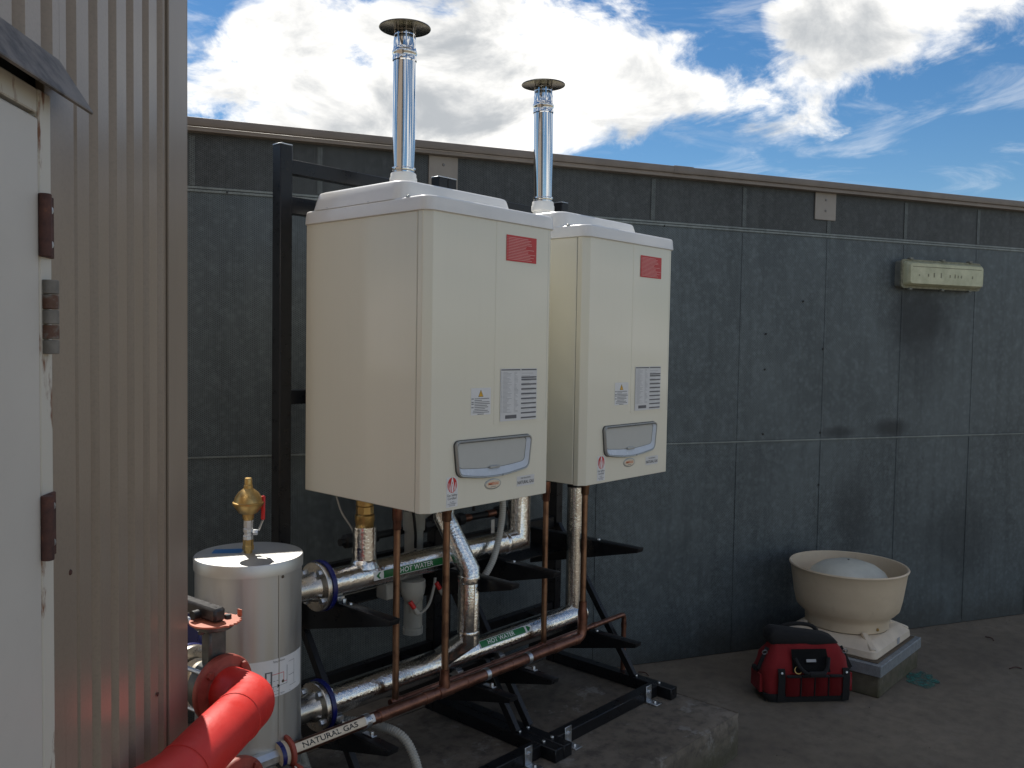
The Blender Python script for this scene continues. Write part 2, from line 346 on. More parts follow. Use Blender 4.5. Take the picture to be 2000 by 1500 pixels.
def spline(pts, n=8):
    P = [Vector(p) for p in pts]; P = [P[0] * 2 - P[1]] + P + [P[-1] * 2 - P[-2]]; out = []
    for a, b, c, d in zip(P, P[1:], P[2:], P[3:]):
        for i in range(n):
            t = i / n; out.append(.5 * ((2 * b) + (c - a) * t + (2 * a - 5 * b + 4 * c - d) * t * t + (3 * b - a - 3 * c + d) * t ** 3))
    return out + [P[-2]]
def sweep(path, r, seg=16, bm=None, rib=None):
    """mitred sweep; rib=(pitch, depth) makes corrugated hose"""
    path = [Vector(p) for p in path]; b = BM()
    if rib:
        q = [path[0]]; acc = 0
        for a, c in zip(path, path[1:]):
            n = max(1, int((c - a).length / (rib[0] / 4)))
            for i in range(1, n + 1): q.append(a.lerp(c, i / n))
        path = q
    d = (path[1] - path[0]).normalized(); u, v = basis(d)
    ring = [path[0] + (u * math.cos(2 * math.pi * i / seg) + v * math.sin(2 * math.pi * i / seg)) * r for i in range(seg)]
    rings = [[b.verts.new(p) for p in ring]]
    for k in range(1, len(path)):
        d = (path[k] - path[k - 1]).normalized()
        if k < len(path) - 1:
            e = (path[k + 1] - path[k]).normalized(); nrm = (d + e).normalized() if (d + e).length > .05 else d
        else: nrm = d
        ring = [p + d * ((path[k] - p).dot(nrm) / max(.2, d.dot(nrm))) for p in ring]
        if rib:
            rr = r - (rib[1] if (k // 2) % 2 else 0); R2 = [(p - path[k]).normalized() * r + path[k] for p in ring]; ring = R2
            rings.append([b.verts.new(path[k] + (p - path[k]) * (rr / r)) for p in ring])
        else: rings.append([b.verts.new(p) for p in ring])
    for A, B in zip(rings, rings[1:]):
        for i in range(seg): b.faces.new((A[i], A[(i + 1) % seg], B[(i + 1) % seg], B[i]))
    b.faces.new(rings[0][::-1]); b.faces.new(rings[-1])
    return join(bm, b)
def prism(poly, h0, h1, fn, bm=None, bev=0):
    """poly 2D points; fn(a,b,h)->3D"""
    b = BM(); A = [b.verts.new(fn(x, y, h0)) for x, y in poly]; B = [b.verts.new(fn(x, y, h1)) for x, y in poly]; n = len(poly)
    b.faces.new(A[::-1]); b.faces.new(B)
    for i in range(n): b.faces.new((A[i], A[(i + 1) % n], B[(i + 1) % n], B[i]))
    if bev: bmesh.ops.bevel(b, geom=b.edges[:], offset=bev, segments=2, affect='EDGES', profile=.5)
    return join(bm, b)
def beam(p, q, w, h, bm=None, up=(0, 0, 1), bev=.002):
    p, q = Vector(p), Vector(q); d = (q - p).normalized(); s = Vector(up).cross(d).normalized(); n = d.cross(s); b = BM(); vs = []
    for e in (p, q):
        for i, j in ((-1, -1), (1, -1), (1, 1), (-1, 1)): vs.append(b.verts.new(e + s * (w / 2 * i) + n * (h / 2 * j)))
    for f in ((3, 2, 1, 0), (4, 5, 6, 7), (0, 1, 5, 4), (1, 2, 6, 5), (2, 3, 7, 6), (3, 0, 4, 7)): b.faces.new([vs[i] for i in f])
    if bev: bmesh.ops.bevel(b, geom=b.edges[:], offset=bev, segments=1, affect='EDGES')
    return join(bm, b)
def rrect(x0, x1, y0, y1, r, n=5, mid=0):
    out = []
    for cx, cy, a in ((x1 - r, y1 - r, 0), (x0 + r, y1 - r, 90), (x0 + r, y0 + r, 180), (x1 - r, y0 + r, 270)):
        for i in range(n + 1): t = R(a + 90 * i / n); out.append((cx + r * math.cos(t), cy + r * math.sin(t)))
    return out
def loft(loops, bm=None, caps=True):
    b = BM(); V = [[b.verts.new(p) for p in l] for l in loops]; n = len(V[0])
    for A, B in zip(V, V[1:]):
        for i in range(n): b.faces.new((A[i], A[(i + 1) % n], B[(i + 1) % n], B[i]))
    if caps: b.faces.new(V[0][::-1]); b.faces.new(V[-1])
    return join(bm, b)
def text_bm(s, size, weight=0.0, shear=0, align='LEFT', width=None):
    """flat lettering in the XY plane"""
    cu = bpy.data.curves.new('t', 'FONT'); cu.body = s; cu.size = size; cu.shear = shear; cu.align_x = align; cu.align_y = 'CENTER'; cu.offset = weight * size
    cu.resolution_u = 3
    o = bpy.data.objects.new('t', cu); COL.objects.link(o); dg = bpy.context.evaluated_depsgraph_get(); me = bpy.data.meshes.new_from_object(o.evaluated_get(dg))
    b = BM(); b.from_mesh(me); bpy.data.meshes.remove(me); bpy.data.objects.remove(o); bpy.data.curves.remove(cu)
    if width and b.verts:
        xs = [v.co.x for v in b.verts]; k = width / (max(xs) - min(xs)); m = min(xs) if align == 'LEFT' else 0
        for v in b.verts: v.co.x = (v.co.x - m) * k
    return b
def flat_map(b, fn):
    for v in b.verts: v.co = fn(v.co.x, v.co.y)
    return b
def grid_patch(x0, x1, y0, y1, nx, ny, fn):
    b = BM(); V = [[b.verts.new(fn(x0 + (x1 - x0) * i / nx, y0 + (y1 - y0) * j / ny)) for i in range(nx + 1)] for j in range(ny + 1)]
    for j in range(ny):
        for i in range(nx): b.faces.new((V[j][i], V[j][i + 1], V[j + 1][i + 1], V[j + 1][i]))
    return b
def rects(rs, fn, sub=1):
    b = None
    for (x0, x1, y0, y1) in rs: b = join(b, grid_patch(x0, x1, y0, y1, sub, 1, fn))
    return b

def WKD(s_, d_): return 4.088 * .45511 + s_ * .89043 - d_ * .45511, 4.088 * .89043 - s_ * .45511 - d_ * .89043   # point s along the screen wall, d out from it
# ------------------------------------------------------------------ ground
bm = grid_patch(-30, 30, -30, 30, 2, 2, lambda x, y: Vector((x, y, 0)))
g = part('ground', bm, 'yard_concrete', None, smooth=0); g['kind'] = 'structure'
b = BM(); vs = []
for i in range(28):
    a = 2 * math.pi * i / 28; rr = .075 * (1 + .45 * noise.noise(Vector((math.cos(a) * 2, math.sin(a) * 2, 3)))) * (1 + .25 * random.random())
    vs.append(b.verts.new((4.80 + rr * 1.3 * math.cos(a) + .02 * math.sin(a), 1.40 + rr * math.sin(a) * .95, .004)))
b.faces.new(vs)
o = part('paint_splash', b, 'teal_paint', None, smooth=0); tag(o, 'teal green paint splash on the concrete beside the fan curb', 'paint splash')
# twigs and grit on the yard
for x, y, a, lab in ((5.75, 1.28, .6, 'thin dark dead twig lying on concrete close to the wall foot'), (5.35, 1.05, 2.1, 'thin dark dead twig on open concrete out from the wall'), (3.83, 2.45, 1.1, 'thin dead twig at the wall foot behind the plinth corner')):
    o = part('twig', sweep(spline([(x, y, .005), (x + .03 * math.cos(a), y + .03 * math.sin(a), .010), (x + .07 * math.cos(a + .3), y + .07 * math.sin(a + .3), .005)], 4), .003, 6), 'rusty_steel')
    tag(o, lab, 'twig', 'twigs on the concrete')

rg = random.Random(11); b = BM()
for k in range(900):
    if k < 380: s_ = rg.uniform(1.9, 6.5); d_ = abs(rg.gauss(0, .05)) + .012; x, y = WKD(s_, d_)
    else: x, y = rg.uniform(2.2, 6.5), rg.uniform(-.2, 2.6)
    if .4551 * x + .8904 * y > 4.075 or (1.0 < x < 3.40 and 1.66 < y < 2.72) or (4.36 < x < 5.0 and 1.44 < y < 2.05): continue
    r = rg.uniform(.0015, .0045) * (1.5 if rg.random() < .06 else 1); q = [Vector((rg.gauss(0, 1), rg.gauss(0, 1), rg.gauss(0, .6))).normalized() * r for _ in range(4)]
    vs = [b.verts.new(Vector((x, y, r * .5)) + p) for p in q]
    for f in ((0, 1, 2), (0, 2, 3), (0, 3, 1), (1, 3, 2)): b.faces.new([vs[n_] for n_ in f])
gg = part('grit', b, 'grit', None, smooth=0, kind='stuff'); gg['label'] = 'loose grit scattered over the yard concrete'; gg['category'] = 'grit'
# ------------------------------------------------------------------ plinth
PZ = .185
def plinth():
    x0, x1, y0, y1 = 1.02, 3.362, 1.689, 2.70
    b = box(x0, x1, y0, y1, -.02, PZ, 0)
    bmesh.ops.subdivide_edges(b, edges=b.edges[:], cuts=46, use_grid_fill=True)
    for v in b.verts:
        n = noise.noise(v.co * 7) * .5 + noise.noise(v.co * 31) * .3 + noise.noise(v.co * 90) * .2
        ex = min(abs(v.co.x - x0), abs(v.co.x - x1)); ey = min(abs(v.co.y - y0), abs(v.co.y - y1)); ez = abs(v.co.z - PZ)
        e = sorted((ex, ey, ez)); edge = max(0, 1 - e[1] / .03) if e[0] < 1e-4 else 0
        if v.co.z > .0:
            c = Vector(((x0 + x1) / 2, (y0 + y1) / 2, 0)); dirv = Vector(((v.co.x - c.x) * (ex < 1e-4), (v.co.y - c.y) * (ey < 1e-4), (ez < 1e-4) * 1.0))
            if dirv.length > 0:
                dirv = Vector([math.copysign(1, k) if abs(k) > 1e-6 else 0 for k in dirv])
                v.co += dirv * (n * .002 - edge * (.007 + .012 * max(0, n)))
    o = part('concrete_plinth', b, 'plinth_concrete', None, smooth=35); tag(o, 'low mossy-edged concrete plinth under the boiler stands', 'plinth')
plinth()

# ------------------------------------------------------------------ grey screen wall (local x along the wall, -y towards the yard)
WK = 4.088; WANG = R(-27.072)
wall = thing('screen_wall', 'long grey perforated metal screen wall with beige capping', 'wall', (WK * .45511, WK * .89043, 0), WANG)
def wp(name, bm, mat, parent=wall, **k): return part(name, bm, mat, parent, world=False, **k)
SA, SB = -2.2, 8.0
wp('backing', box(SA, SB, .012, .10, 0, 2.62), 'screen_backing', smooth=0)
Z1, Z2 = 1.196, 2.372
def panel_row(z0, z1, xs, mat, y):
    for a, b_ in zip(xs, xs[1:]):
        wp('panel', box(a + .0001, b_ - .0001, y + random.uniform(-.0002, .0002), .0115, z0, z1), mat, smooth=0)
cols = [SA] + [-1.95 + .585 * i for i in range(17)] + [SB]
colsU = [c for c in cols]
panel_row(Z2 + .012, 2.625, [SA, -1.4, -.23, .94, 2.11, 3.505, 4.68, 5.85, SB], 'screen_panel_top', .002)
panel_row(Z1 + .006, Z2 - .012, [SA, -1.4, -.23, .94, 2.11, 3.28, 4.48, 5.65, 6.82, SB], 'screen_panel', 0)
panel_row(.004, Z1 - .006, [SA, -1.4, -.55, .62, 1.79, 2.64, 3.505, 4.68, 5.85, 7.0, SB], 'screen_panel', .002)
for x in (.065, .614, 1.18, 1.77, 2.35, 2.925, 3.505, 4.075, 4.66):
    wp('batten', box(x - .012, x + .012, -.0015, .0018, Z2 + .014, 2.6), 'batten_zinc', smooth=0) if x in (.065, .614, 2.35, 2.925, 3.505, 4.075, 4.66) else None
for x in (2.925, 3.505, 4.075, 4.66, 2.06, 5.2):
    wp('seam_fold', box(x - .009, x + .009, -.0022, -.0005, Z1 + .012, Z2 - .02, .0005), 'screen_panel', smooth=0)
    wp('seam_fold', box(x - .009, x + .009, -.0015, .0015, .02, Z1 - .012, .001), 'screen_panel', smooth=0)
wp('lap_flashing', box(SA, SB, -.006, .006, Z2 - .013, Z2 - .002, .001), 'lap_strip', smooth=0)
wp('lap_flashing', box(SA, SB, -.003, .006, Z2 + .001, Z2 + .011, .001), 'lap_strip', smooth=0)
wp('lap_flashing', box(SA, SB, -.004, .006, Z1 - .005, Z1 + .004, .001), 'lap_strip', smooth=0)
for (x, z) in ((3.34, 1.99), (3.09, 1.80), (3.49, 1.72), (3.09, 1.6), (3.09, 1.235), (3.49, 1.235), (3.49, .93), (2.42, 2.36), (.21, 2.365)):
    wp('rivet', lathe([(.006, 0), (.005, .003), (0, .004)], (x, -.003, z), (0, -1, 0), 8), 'black_rubber')
cap = wp('capping', box(SA, SB, -.055, .12, 2.632, 2.668, .004, seg=2), 'capping')
wp('capping_lip', box(SA, SB, -.042, .11, 2.612, 2.631, .002), 'capping_lip', cap)
for x in (2.5,): wp('capping_joint', box(x - .06, x + .06, -.0575, .122, 2.630, 2.6705, .004, seg=2), 'capping', cap)
for (x0, x1, z0) in ((1.125, 1.27, 2.40), (3.40, 3.548, 2.458)):
    bp = wp('bracket_plate', box(x0, x1, -.007, .001, z0, 2.612, .002), 'bracket_plate')
    for zz in (2.572, 2.51): wp('screw', lathe([(.008, 0), (.006, .003), (.003, .0035)], ((x0 + x1) / 2, -.007, zz), (0, -1, 0), 8), 'screw', bp)

# ------------------------------------------------------------------ light fitting on the wall
lt = thing('bulkhead_light', 'old weathered fluorescent bulkhead light with yellowed cover on screen wall', 'light', (WK * .45511 + 4.315 * .89043, WK * .89043 - 4.315 * .45511, 2.175), WANG)
def lp(name, bm, mat, parent=lt, **k): return part(name, bm, mat, parent, world=False, **k)
fy = lambda x, z, y: Vector((x, y, z))
lp('housing', loft([[Vector((x * 1, y, z)) for x, z in rrect(-.31, .31, -.08, .08, .02)] for y in (-.001, -.045)]), 'light_body')
lp('gasket_rim', loft([[Vector((x, -.045, z)) for x, z in rrect(-.315, .315, -.085, .085, .022)], [Vector((x, -.058, z)) for x, z in rrect(-.315, .315, -.085, .085, .022)]]), 'light_dirt')
dfu = lp('diffuser', loft([[Vector((x * s, y, z * q)) for x, z in rrect(-.302, .302, -.072, .072, .02)] for s, q, y in ((1, 1, -.058), (.985, .95, -.085), (.95, .82, -.10))]), 'diffuser')
lp('diffuser_rib', box(-.27, .27, -.1012, -.099, .038, .042), 'light_dirt', dfu)
for i, (x, s) in enumerate(((-.22, .008), (-.15, .012), (-.105, .02), (-.05, .022), (.02, .012), (.06, .018), (.085, .012), (.11, .012), (.2, .012))):
    lp('dead_insects', box(x - .004, x + .004, -.1012, -.0995, -.012 - s / 3, -.012 + s), 'light_dirt', dfu, smooth=0)
for x in (-.25, 0, .22):
    for z, sg in ((.083, 1), (-.083, -1)):
        lp('clip', box(x - .012, x + .012, -.07, -.04, min(z, z + sg * .012), max(z, z + sg * .012), .002), 'light_body')
lp('clip', box(.29, .318, -.075, -.04, -.06, -.02, .002), 'pvc_grey')

# ------------------------------------------------------------------ left building (local x along its wall towards the corner, -y outwards)
BX, BY, BANG = .99369, 1.90659, R(46.306)
shed = thing('clad_building', 'beige ribbed metal clad building with a white side door', 'building', (BX, BY, 0), BANG)
def bp_(name, bm, mat, parent=shed, **k): return part(name, bm, mat, parent, world=False, **k)
HT = 3.4
def ribs(t0, t1, z0, z1, off=-.151):
    prof = []; P = .0866; x = off
    pts = []
    k = math.floor((t0 - off) / P) - 1
    while off + k * P < t1 + P:
        e = off + k * P
        pts += [(e - .029, .014), (e - .006, .014), (e + .002, 0), (e + P - .037, 0)]; k += 1
    pts = [p for p in pts if t0 < p[0] < t1]; pts = [(t0, pts[0][1])] + pts + [(t1, pts[-1][1])]
    b = BM(); lo = [b.verts.new((x, y, z0)) for x, y in pts]; hi = [b.verts.new((x, y, z1)) for x, y in pts]
    for i in range(len(pts) - 1): b.faces.new((lo[i], lo[i + 1], hi[i + 1], hi[i]))
    return b
bp_('cladding_sheet', ribs(-.645, -.128, .02, HT), 'cladding', smooth=20)
bp_('cladding_sheet', ribs(-1.9, -.6455, 2.105, HT), 'cladding', smooth=20)
bp_('cladding_sheet', ribs(-3.6, -1.9005, .02, HT), 'cladding', smooth=20)
bp_('wall_core', box(-3.6, -1.72, .02, .12, 0, HT), 'screen_backing', smooth=0)
bp_('wall_core', box(-.735, -.01, .02, .12, 0, HT), 'screen_backing', smooth=0)
bp_('wall_core', box(-1.72, -.735, .02, .12, 2.06, HT), 'screen_backing', smooth=0)
# end wall and roof so that the building is closed
bp_('end_wall', box(-.01, .0, .015, 3.2, 0, HT), 'cladding', smooth=0)
bp_('far_wall', box(-3.6, -.01, 3.1, 3.2, 0, HT), 'cladding', smooth=0)
bp_('near_wall', box(-3.61, -3.6, .0, 3.2, 0, HT), 'cladding', smooth=0)
bp_('roof', box(-3.7, .08, -.06, 3.25, HT, HT + .06), 'capping', smooth=0)
bp_('corner_trim', box(-.128, .003, -.006, .012, .01, HT, .0015), 'corner_trim', smooth=0)
bp_('corner_trim', box(.0031, .006, -.006, .13, .01, HT), 'corner_trim', smooth=0)
bp_('trim_gap', box(-.1315, -.1285, -.0015, .012, .02, HT), 'seam_dark', smooth=0)
bp_('jamb_flashing', box(-.7035, -.6, -.0025, .0105, .02, 2.105, .001), 'cladding', smooth=0)
fr = bp_('door_frame', box(-.742, -.7045, -.012, .09, .01, 2.075, .002), 'frame_paint', smooth=0)
bp_('frame_head', box(-1.66, -.743, -.010, .09, 2.04, 2.075, .002), 'frame_paint', fr, smooth=0)
bp_('frame_jamb', box(-1.70, -1.661, -.012, .09, .01, 2.075, .002), 'frame_paint', fr, smooth=0)
bp_('weather_strip', box(-.7465, -.7425, -.008, .03, .02, 2.035), 'weather_seal', fr, smooth=0)
door = bp_('door', box(-1.657, -.749, -.014, .03, .015, 2.032, .003), 'door_paint', smooth=0)
bp_('handle', sweep(fillet([(-1.57, -.02, 1.05), (-1.57, -.07, 1.05), (-1.46, -.07, 1.05)], .02), .01, 10), 'flange_steel', door)
for z0, z1 in ((1.835, 1.925), (1.392, 1.487), (.25, .35)):
    h = bp_('hinge', box(-.742, -.707, -.017, -.012, z0, z1, .001), 'rusty_steel', smooth=0)
    bp_('hinge_barrel', cyl((-.746, -.021, z0), (-.746, -.021, z1), .009, 12, .001), 'rusty_steel', h)
    for zz in (z0 + .02, z1 - .02): bp_('screw', lathe([(.006, 0), (.005, .002), (0, .003)], (-.718, -.017, zz), (0, -1, 0), 8), 'zinc_bracket', h)
for k in range(5):
    z0 = 1.694 + k * .022; bp_('spring_hinge', cyl((-.726, -.018, z0), (-.726, -.018, z0 + .0205), .0125, 14, .001), 'worn_hinge' if k % 2 else 'hinge_grey')
hood = bp_('door_hood', prism([(0, 2.145), (-.05, 2.068), (-.05, 2.0655), (-.047, 2.0635), (.0, 2.118)], -1.75, -.645, lambda y, z, x: Vector((x, y, z))), 'hood_metal', smooth=0)
for t_, z_ in ((-.625, 1.342), (-.695, 1.33), (-.2, .97), (-.36, 2.6)):
    bp_('screw', lathe([(.005, 0), (.004, .002), (0, .003)], (t_, -.0025, z_), (0, -1, 0), 8), 'rusty_steel')

# ------------------------------------------------------------------ boiler stands (two bolted-together frames)
PIT = .793
def stand():
    s = thing('boiler_stand', 'black steel stand frame carrying the boiler beside the silver tank', 'stand', (1.739, 2.645, PZ), 0, 'black boiler stand frames')
    for x in (1.739, 2.482):
        p = part('post', box(x - .0245, x + .0245, 2.62, 2.67, PZ, 2.392, .003), 'black_steel', s)
        part('post_cap', box(x - .0245, x + .0245, 2.6205, 2.6695, 2.392, 2.396, .001), 'zinc_bracket', p)
        for z, r in ((2.375, .004), (2.333, .004), (2.31, .006), (1.7, .004), (1.36, .004)):
            part('bolt_hole', lathe([(r, 0), (r, .0008)], (x + .003, 2.62, z), (0, -1, 0), 10), 'black_rubber', p)
        y = part('base_beam', box(x - .0245, x + .0245, 1.962, 2.72 if x > 2 else 2.72, PZ + .001, PZ + .051, .003), 'black_steel', s) if False else \
            part('base_beam', box(x - .0245, x + .0245, 1.962, 2.6195, PZ + .001, PZ + .051, .003), 'black_steel', s)
        for yy in (2.04, 2.16): part('bolt', hexbolt((x, yy, PZ + .051), (0, 0, 1), .007, .006), 'zinc_bracket', y)
        xb = x + (.012 if x < 2 else -.012)
        part('brace', beam((xb, 2.165, PZ + .052), (xb, 2.618, .86), .024, .030), 'black_steel', s)
    for z, h in ((2.322, .05), (2.19, .06), (1.52, .05), (.87, .05), (.455, .05)):
        part('rail', box(1.7645, 2.4565, 2.628, 2.662, z - h / 2, z + h / 2, .002), 'black_steel', s)
    fb = part('front_beam', box(1.7645, 2.4565, 2.03, 2.08, PZ + .001, PZ + .05, .003), 'black_steel', s)
    for x in (1.80, 2.36):
        c = part('foot_cleat', box(x, x + .04, 2.0245, 2.0295, PZ + .001, PZ + .072, .001), 'zinc_bracket', s)
        part('foot', box(x, x + .04, 1.972, 2.024, PZ + .001, PZ + .006, .001), 'zinc_bracket', c)
        part('bolt', hexbolt((x + .02, 2.0245, PZ + .045), (0, -1, 0), .008, .007), 'zinc_bracket', c)
        part('bolt', hexbolt((x + .02, 1.996, PZ + .006), (0, 0, 1), .008, .008), 'zinc_bracket', c)
    for z in (.868, .462):
        for x in (1.742, 2.30):
            yb = 2.619 if x < 2 else 2.627
            pr = [(2.03, z), (yb, z), (yb, z - .165), (2.035, z - .018)]
            ar = part('support_arm', prism(pr, x - .021, x + .021, lambda y, zz, xx: Vector((xx, y, zz)), bev=.002), 'black_steel', s)
            part('bolt', hexbolt((x, 2.25, z), (0, 0, 1), .007, .006), 'zinc_bracket', ar)
    for x in (2.10,):
        part('pot_tray', box(1.90, 2.26, 2.42, 2.627, .80, .805), 'black_steel', s)
    return s
st1 = stand()
st2 = copy_tree(st1); st2.location.x += PIT; st2['label'] = 'black steel stand frame carrying the boiler farther from the silver tank'

# ------------------------------------------------------------------ boilers
def on_front(x0, z0, y=1.97): return lambda u, v: Vector((x0 + u, y, z0 + v))
def boiler():
    B = thing('gas_boiler', 'cream wall-hung gas boiler beside the silver tank', 'boiler', (2.105, 2.28, 1.194), 0, 'cream condensing boilers')
    XL, XR, YF, YB, ZB, ZT = 1.80, 2.409, 1.97, 2.59, 1.194, 2.122
    # side casing behind the seam, front panel with chamfered edges
    part('casing', box(XL, XR, 2.0145, YB, ZB, ZT, .0025), 'cream_enamel', B, smooth=0)
    part('seam', box(XL + .003, XR - .003, 2.011, 2.015, ZB + .003, ZT), 'seam_dark', B, smooth=0)
    poly = [(XL, 2.0115), (XL, 1.990), (XL + .026, YF), (XR - .026, YF), (XR, 1.990), (XR, 2.0115)]
    fp = part('front_panel', prism(poly, ZB - .002, ZT, lambda x, y, z: Vector((x, y, z)), bev=.002), 'cream_enamel', B, smooth=0)
    # raised right-hand field: a shallow pressed step
    step = [(2.102, YF + .001), (2.1075, YF - .002), (2.370, YF - .002), (2.3785, YF + .001)]
    b = loft([[Vector((x0, y, z)) for (x0, y) in step] for z in (1.452, 1.462, ZT - .002)])
    part('pressed_field', b, 'cream_enamel', fp, smooth=0)
    # lid
    def rr(i, z, x0=XL - .006, x1=XR + .006, y0=YF - .007, y1=YB + .004, r=.036):
        out = []
        for cx, cy, a, q in ((x1 - i, y1 - i, 0, .008), (x0 + i, y1 - i, 90, .008), (x0 + i, y0 + i, 180, r), (x1 - i, y0 + i, 270, r)):
            sx = -1 if a in (0, 270) else 1; sy = -1 if a in (0, 90) else 1
            for k in range(7): t_ = R(a + 15 * k); out.append(Vector((cx + sx * q + q * math.cos(t_), cy + sy * q + q * math.sin(t_), z)))
        return out
    lid = part('lid', loft([rr(.003, ZT - .001), rr(0, ZT + .001), rr(.003, ZT + .038), rr(.005, ZT + .043), rr(.010, ZT + .0455), rr(.03, ZT + .046)]), 'lid_plastic', B, smooth=50)
    z0 = ZT + .046
    def r2(i, z): return [Vector((x, y, z)) for x, y in rrect(1.797 + i, 2.335 - i, 2.085 + i, 2.578 - i, max(.02, .05 - i * .4), 6)]
    part('raised_cover', loft([r2(0, z0 - .002), r2(.008, z0 + .03), r2(.014, z0 + .052), r2(.018, z0 + .058), r2(.026, z0 + .061), r2(.05, z0 + .062)]), 'lid_plastic', lid, smooth=60)
    for x in (2.15, 2.24): part('blanking_plug', lathe([(.026, 0), (.024, .008), (0, .0095)], (x, 2.18, z0 + .059), (0, 0, 1), 20), 'lid_plastic', lid)
    for y in (2.06, 2.25, 2.47): part('lid_clip', box(XL - .002, XL + .008, y - .007, y + .007, z0 - .003, z0 + .004, .001), 'grey_trim', lid)
    part('flue_adapter', lathe([(.043, 0), (.043, .068), (.050, .072), (.050, .092), (.047, .098), (.047, .108), (.044, .112), (.04, .112)], (2.128, 2.46, z0 + .055), (0, 0, 1), 32), 'adapter_plastic', B)
    y = YF - .0036
    f = lambda x0, z0_, yy=y: on_front(x0, z0_, yy)
    # red notice
    rs = part('warning_sticker', grid_patch(0, .153, -.086, 0, 1, 1, f(2.152, 2.082)), 'sticker_red', B, smooth=0, label='red instruction sticker with rows of small print')
    rng = random.Random(3); L = []
    for i in range(15):
        yv = -.008 - i * .0051; L.append((.003, .0055, yv - .0008, yv + .0008)); L.append((.009, .009 + .118 + rng.uniform(-.03, .02), yv - .0008, yv + .0008))
    part('small_print', rects(L, f(2.152, 2.082, y - .0005)), 'print_pink', rs, smooth=0)
    # data table sticker
    dt = part('data_sticker', grid_patch(0, .186, -.176, 0, 1, 1, f(2.133, 1.637)), 'sticker_grey', B, smooth=0, label='white data sticker with printed tables')
    L = [(.003, .098, -.006, -.002), (.104, .183, -.006, -.002)]
    for k in range(9): L.append((.104, .183, -.040 - k * .0163, -.035 - k * .0163))
    L += [(.104, .183, -.032, -.0275), (.025, .082, -.168, -.156)]
    part('table_headings', rects(L, f(2.133, 1.637, y - .0005)), 'print_grey', dt, smooth=0)
    L = []
    for k in range(33):
        v = -.012 - k * .0042; L.append((.003, .008, v - .0006, v + .0006)); L.append((.012, .012 + rng.uniform(.02, .045), v - .0006, v + .0006)); L.append((.068, .068 + rng.uniform(.005, .022), v - .0006, v + .0006))
        if k % 2: L.append((.106, .106 + rng.uniform(.03, .07), v - .0005, v + .0005))
    part('small_print', rects(L, f(2.133, 1.637, y - .0003)), 'print_lightgrey', dt, smooth=0)
    # triangle warning
    yw = YF - .0006
    ws = part('caution_sticker', grid_patch(0, .092, -.080, .008, 1, 1, f(1.998, 1.568, yw)), 'sticker_white', B, smooth=0, label='white caution sticker with yellow triangle')
    tri = BM(); tri.faces.new([tri.verts.new(f(1.998, 1.568, yw - .0004)(u, v)) for u, v in ((.033, -.021), (.057, -.021), (.045, .002))]); part('triangle', tri, 'print_black', ws, smooth=0)
    tri = BM(); tri.faces.new([tri.verts.new(f(1.998, 1.568, yw - .0007)(u, v)) for u, v in ((.0352, -.0198), (.0548, -.0198), (.045, -.0005))]); part('triangle', tri, 'print_yellow', ws, smooth=0)
    part('exclamation_mark', rects([(.0442, .0458, -.0145, -.007), (.0442, .0458, -.018, -.0162)], f(1.998, 1.568, yw - .001)), 'print_black', ws, smooth=0)
    L = []
    for k, (a, b_) in enumerate(((.016, .084), (.016, .05), (.016, .086), (.016, .088), (.016, .075), (.016, .08), (.016, .065), (.01, .078), (.008, .085), (.03, .06))):
        v = -.027 - k * .0056; L.append((a, b_, v - .001, v + .001))
        if k in (0, 2, 3, 5): L.append((.002, .0125, v - .0013, v + .0013))
    part('small_print', rects(L, f(1.998, 1.568, yw - .0004)), 'print_grey', ws, smooth=0)
    # access door with handle
    def outline(i, yy, dz=0):
        x0, x1 = 1.922 + i, 2.292 - i; zt = 1.412 - i; out = []; r = .018 - i * .5
        for k in range(7): t = R(90 - 90 * k / 6); out.append((x1 - r + r * math.cos(t), zt - r + r * math.sin(t)))
        rb = .03 - i * .6; xb = x1 - .009; zb = 1.291 + i * .9
        for k in range(7): t = R(0 - 78 * k / 6); out.append((xb - rb + rb * math.cos(t), zb + rb + rb * math.sin(t)))
        n = 9
        for k in range(1, n):
            u = k / n; x = (xb - rb) * (1 - u) + (x0 + .009 + rb) * u; out.append((x, zb - .013 * math.sin(math.pi * u)))
        for k in range(7): t = R(258 - 78 * k / 6); out.append((x0 + .009 + rb + rb * math.cos(t), zb + rb + rb * math.sin(t)))
        for k in range(7): t = R(180 - 90 * k / 6); out.append((x0 + r + r * math.cos(t), zt - r + r * math.sin(t)))
        return [Vector((x, yy, z + dz)) for x, z in out]
    ad = part('access_door', loft([outline(.0, YF - .0005), outline(.001, YF - .004), outline(.003, YF - .0045)]), 'dark_trim', B, smooth=50)
    part('door_rim', loft([outline(.0025, YF - .003), outline(.0025, YF - .012), outline(.0045, YF - .014), outline(.008, YF - .013), outline(.0095, YF - .005)], caps=False), 'grey_trim', ad, smooth=50)
    def inset(i, il, ir, it, ib, yy):
        base = outline(i, yy); out = []
        for p in base:
            u = (p.x - 1.922) / .37; w = (p.z - 1.285) / .127
            out.append(Vector((p.x + il * max(0, 1 - u * 3) - ir * max(0, u * 3 - 2), yy, p.z - it * max(0, w * 2 - 1) + ib * max(0, 1 - w * 2))))
        return out
    part('sloped_reveal', loft([outline(.0095, YF - .012), inset(.0095, 0, .018, .0, .026, YF - .0048)], caps=False), 'ledge_sky_tint', ad, smooth=50)
    pn = inset(.0095, 0, .018, .0, .026, YF - .0052)
    b = BM(); b.faces.new([b.verts.new(p) for p in pn]); bmesh.ops.triangulate(b, faces=b.faces[:])
    part('door_panel', b, 'door_inner', ad, smooth=0)
    ed = BM(); A = [ed.verts.new(p + Vector((0, -.0006, 0))) for p in pn]; C = [ed.verts.new(Vector((p.x + (2.107 - p.x) * .012, p.y - .0006, p.z + (1.35 - p.z) * .03))) for p in pn]
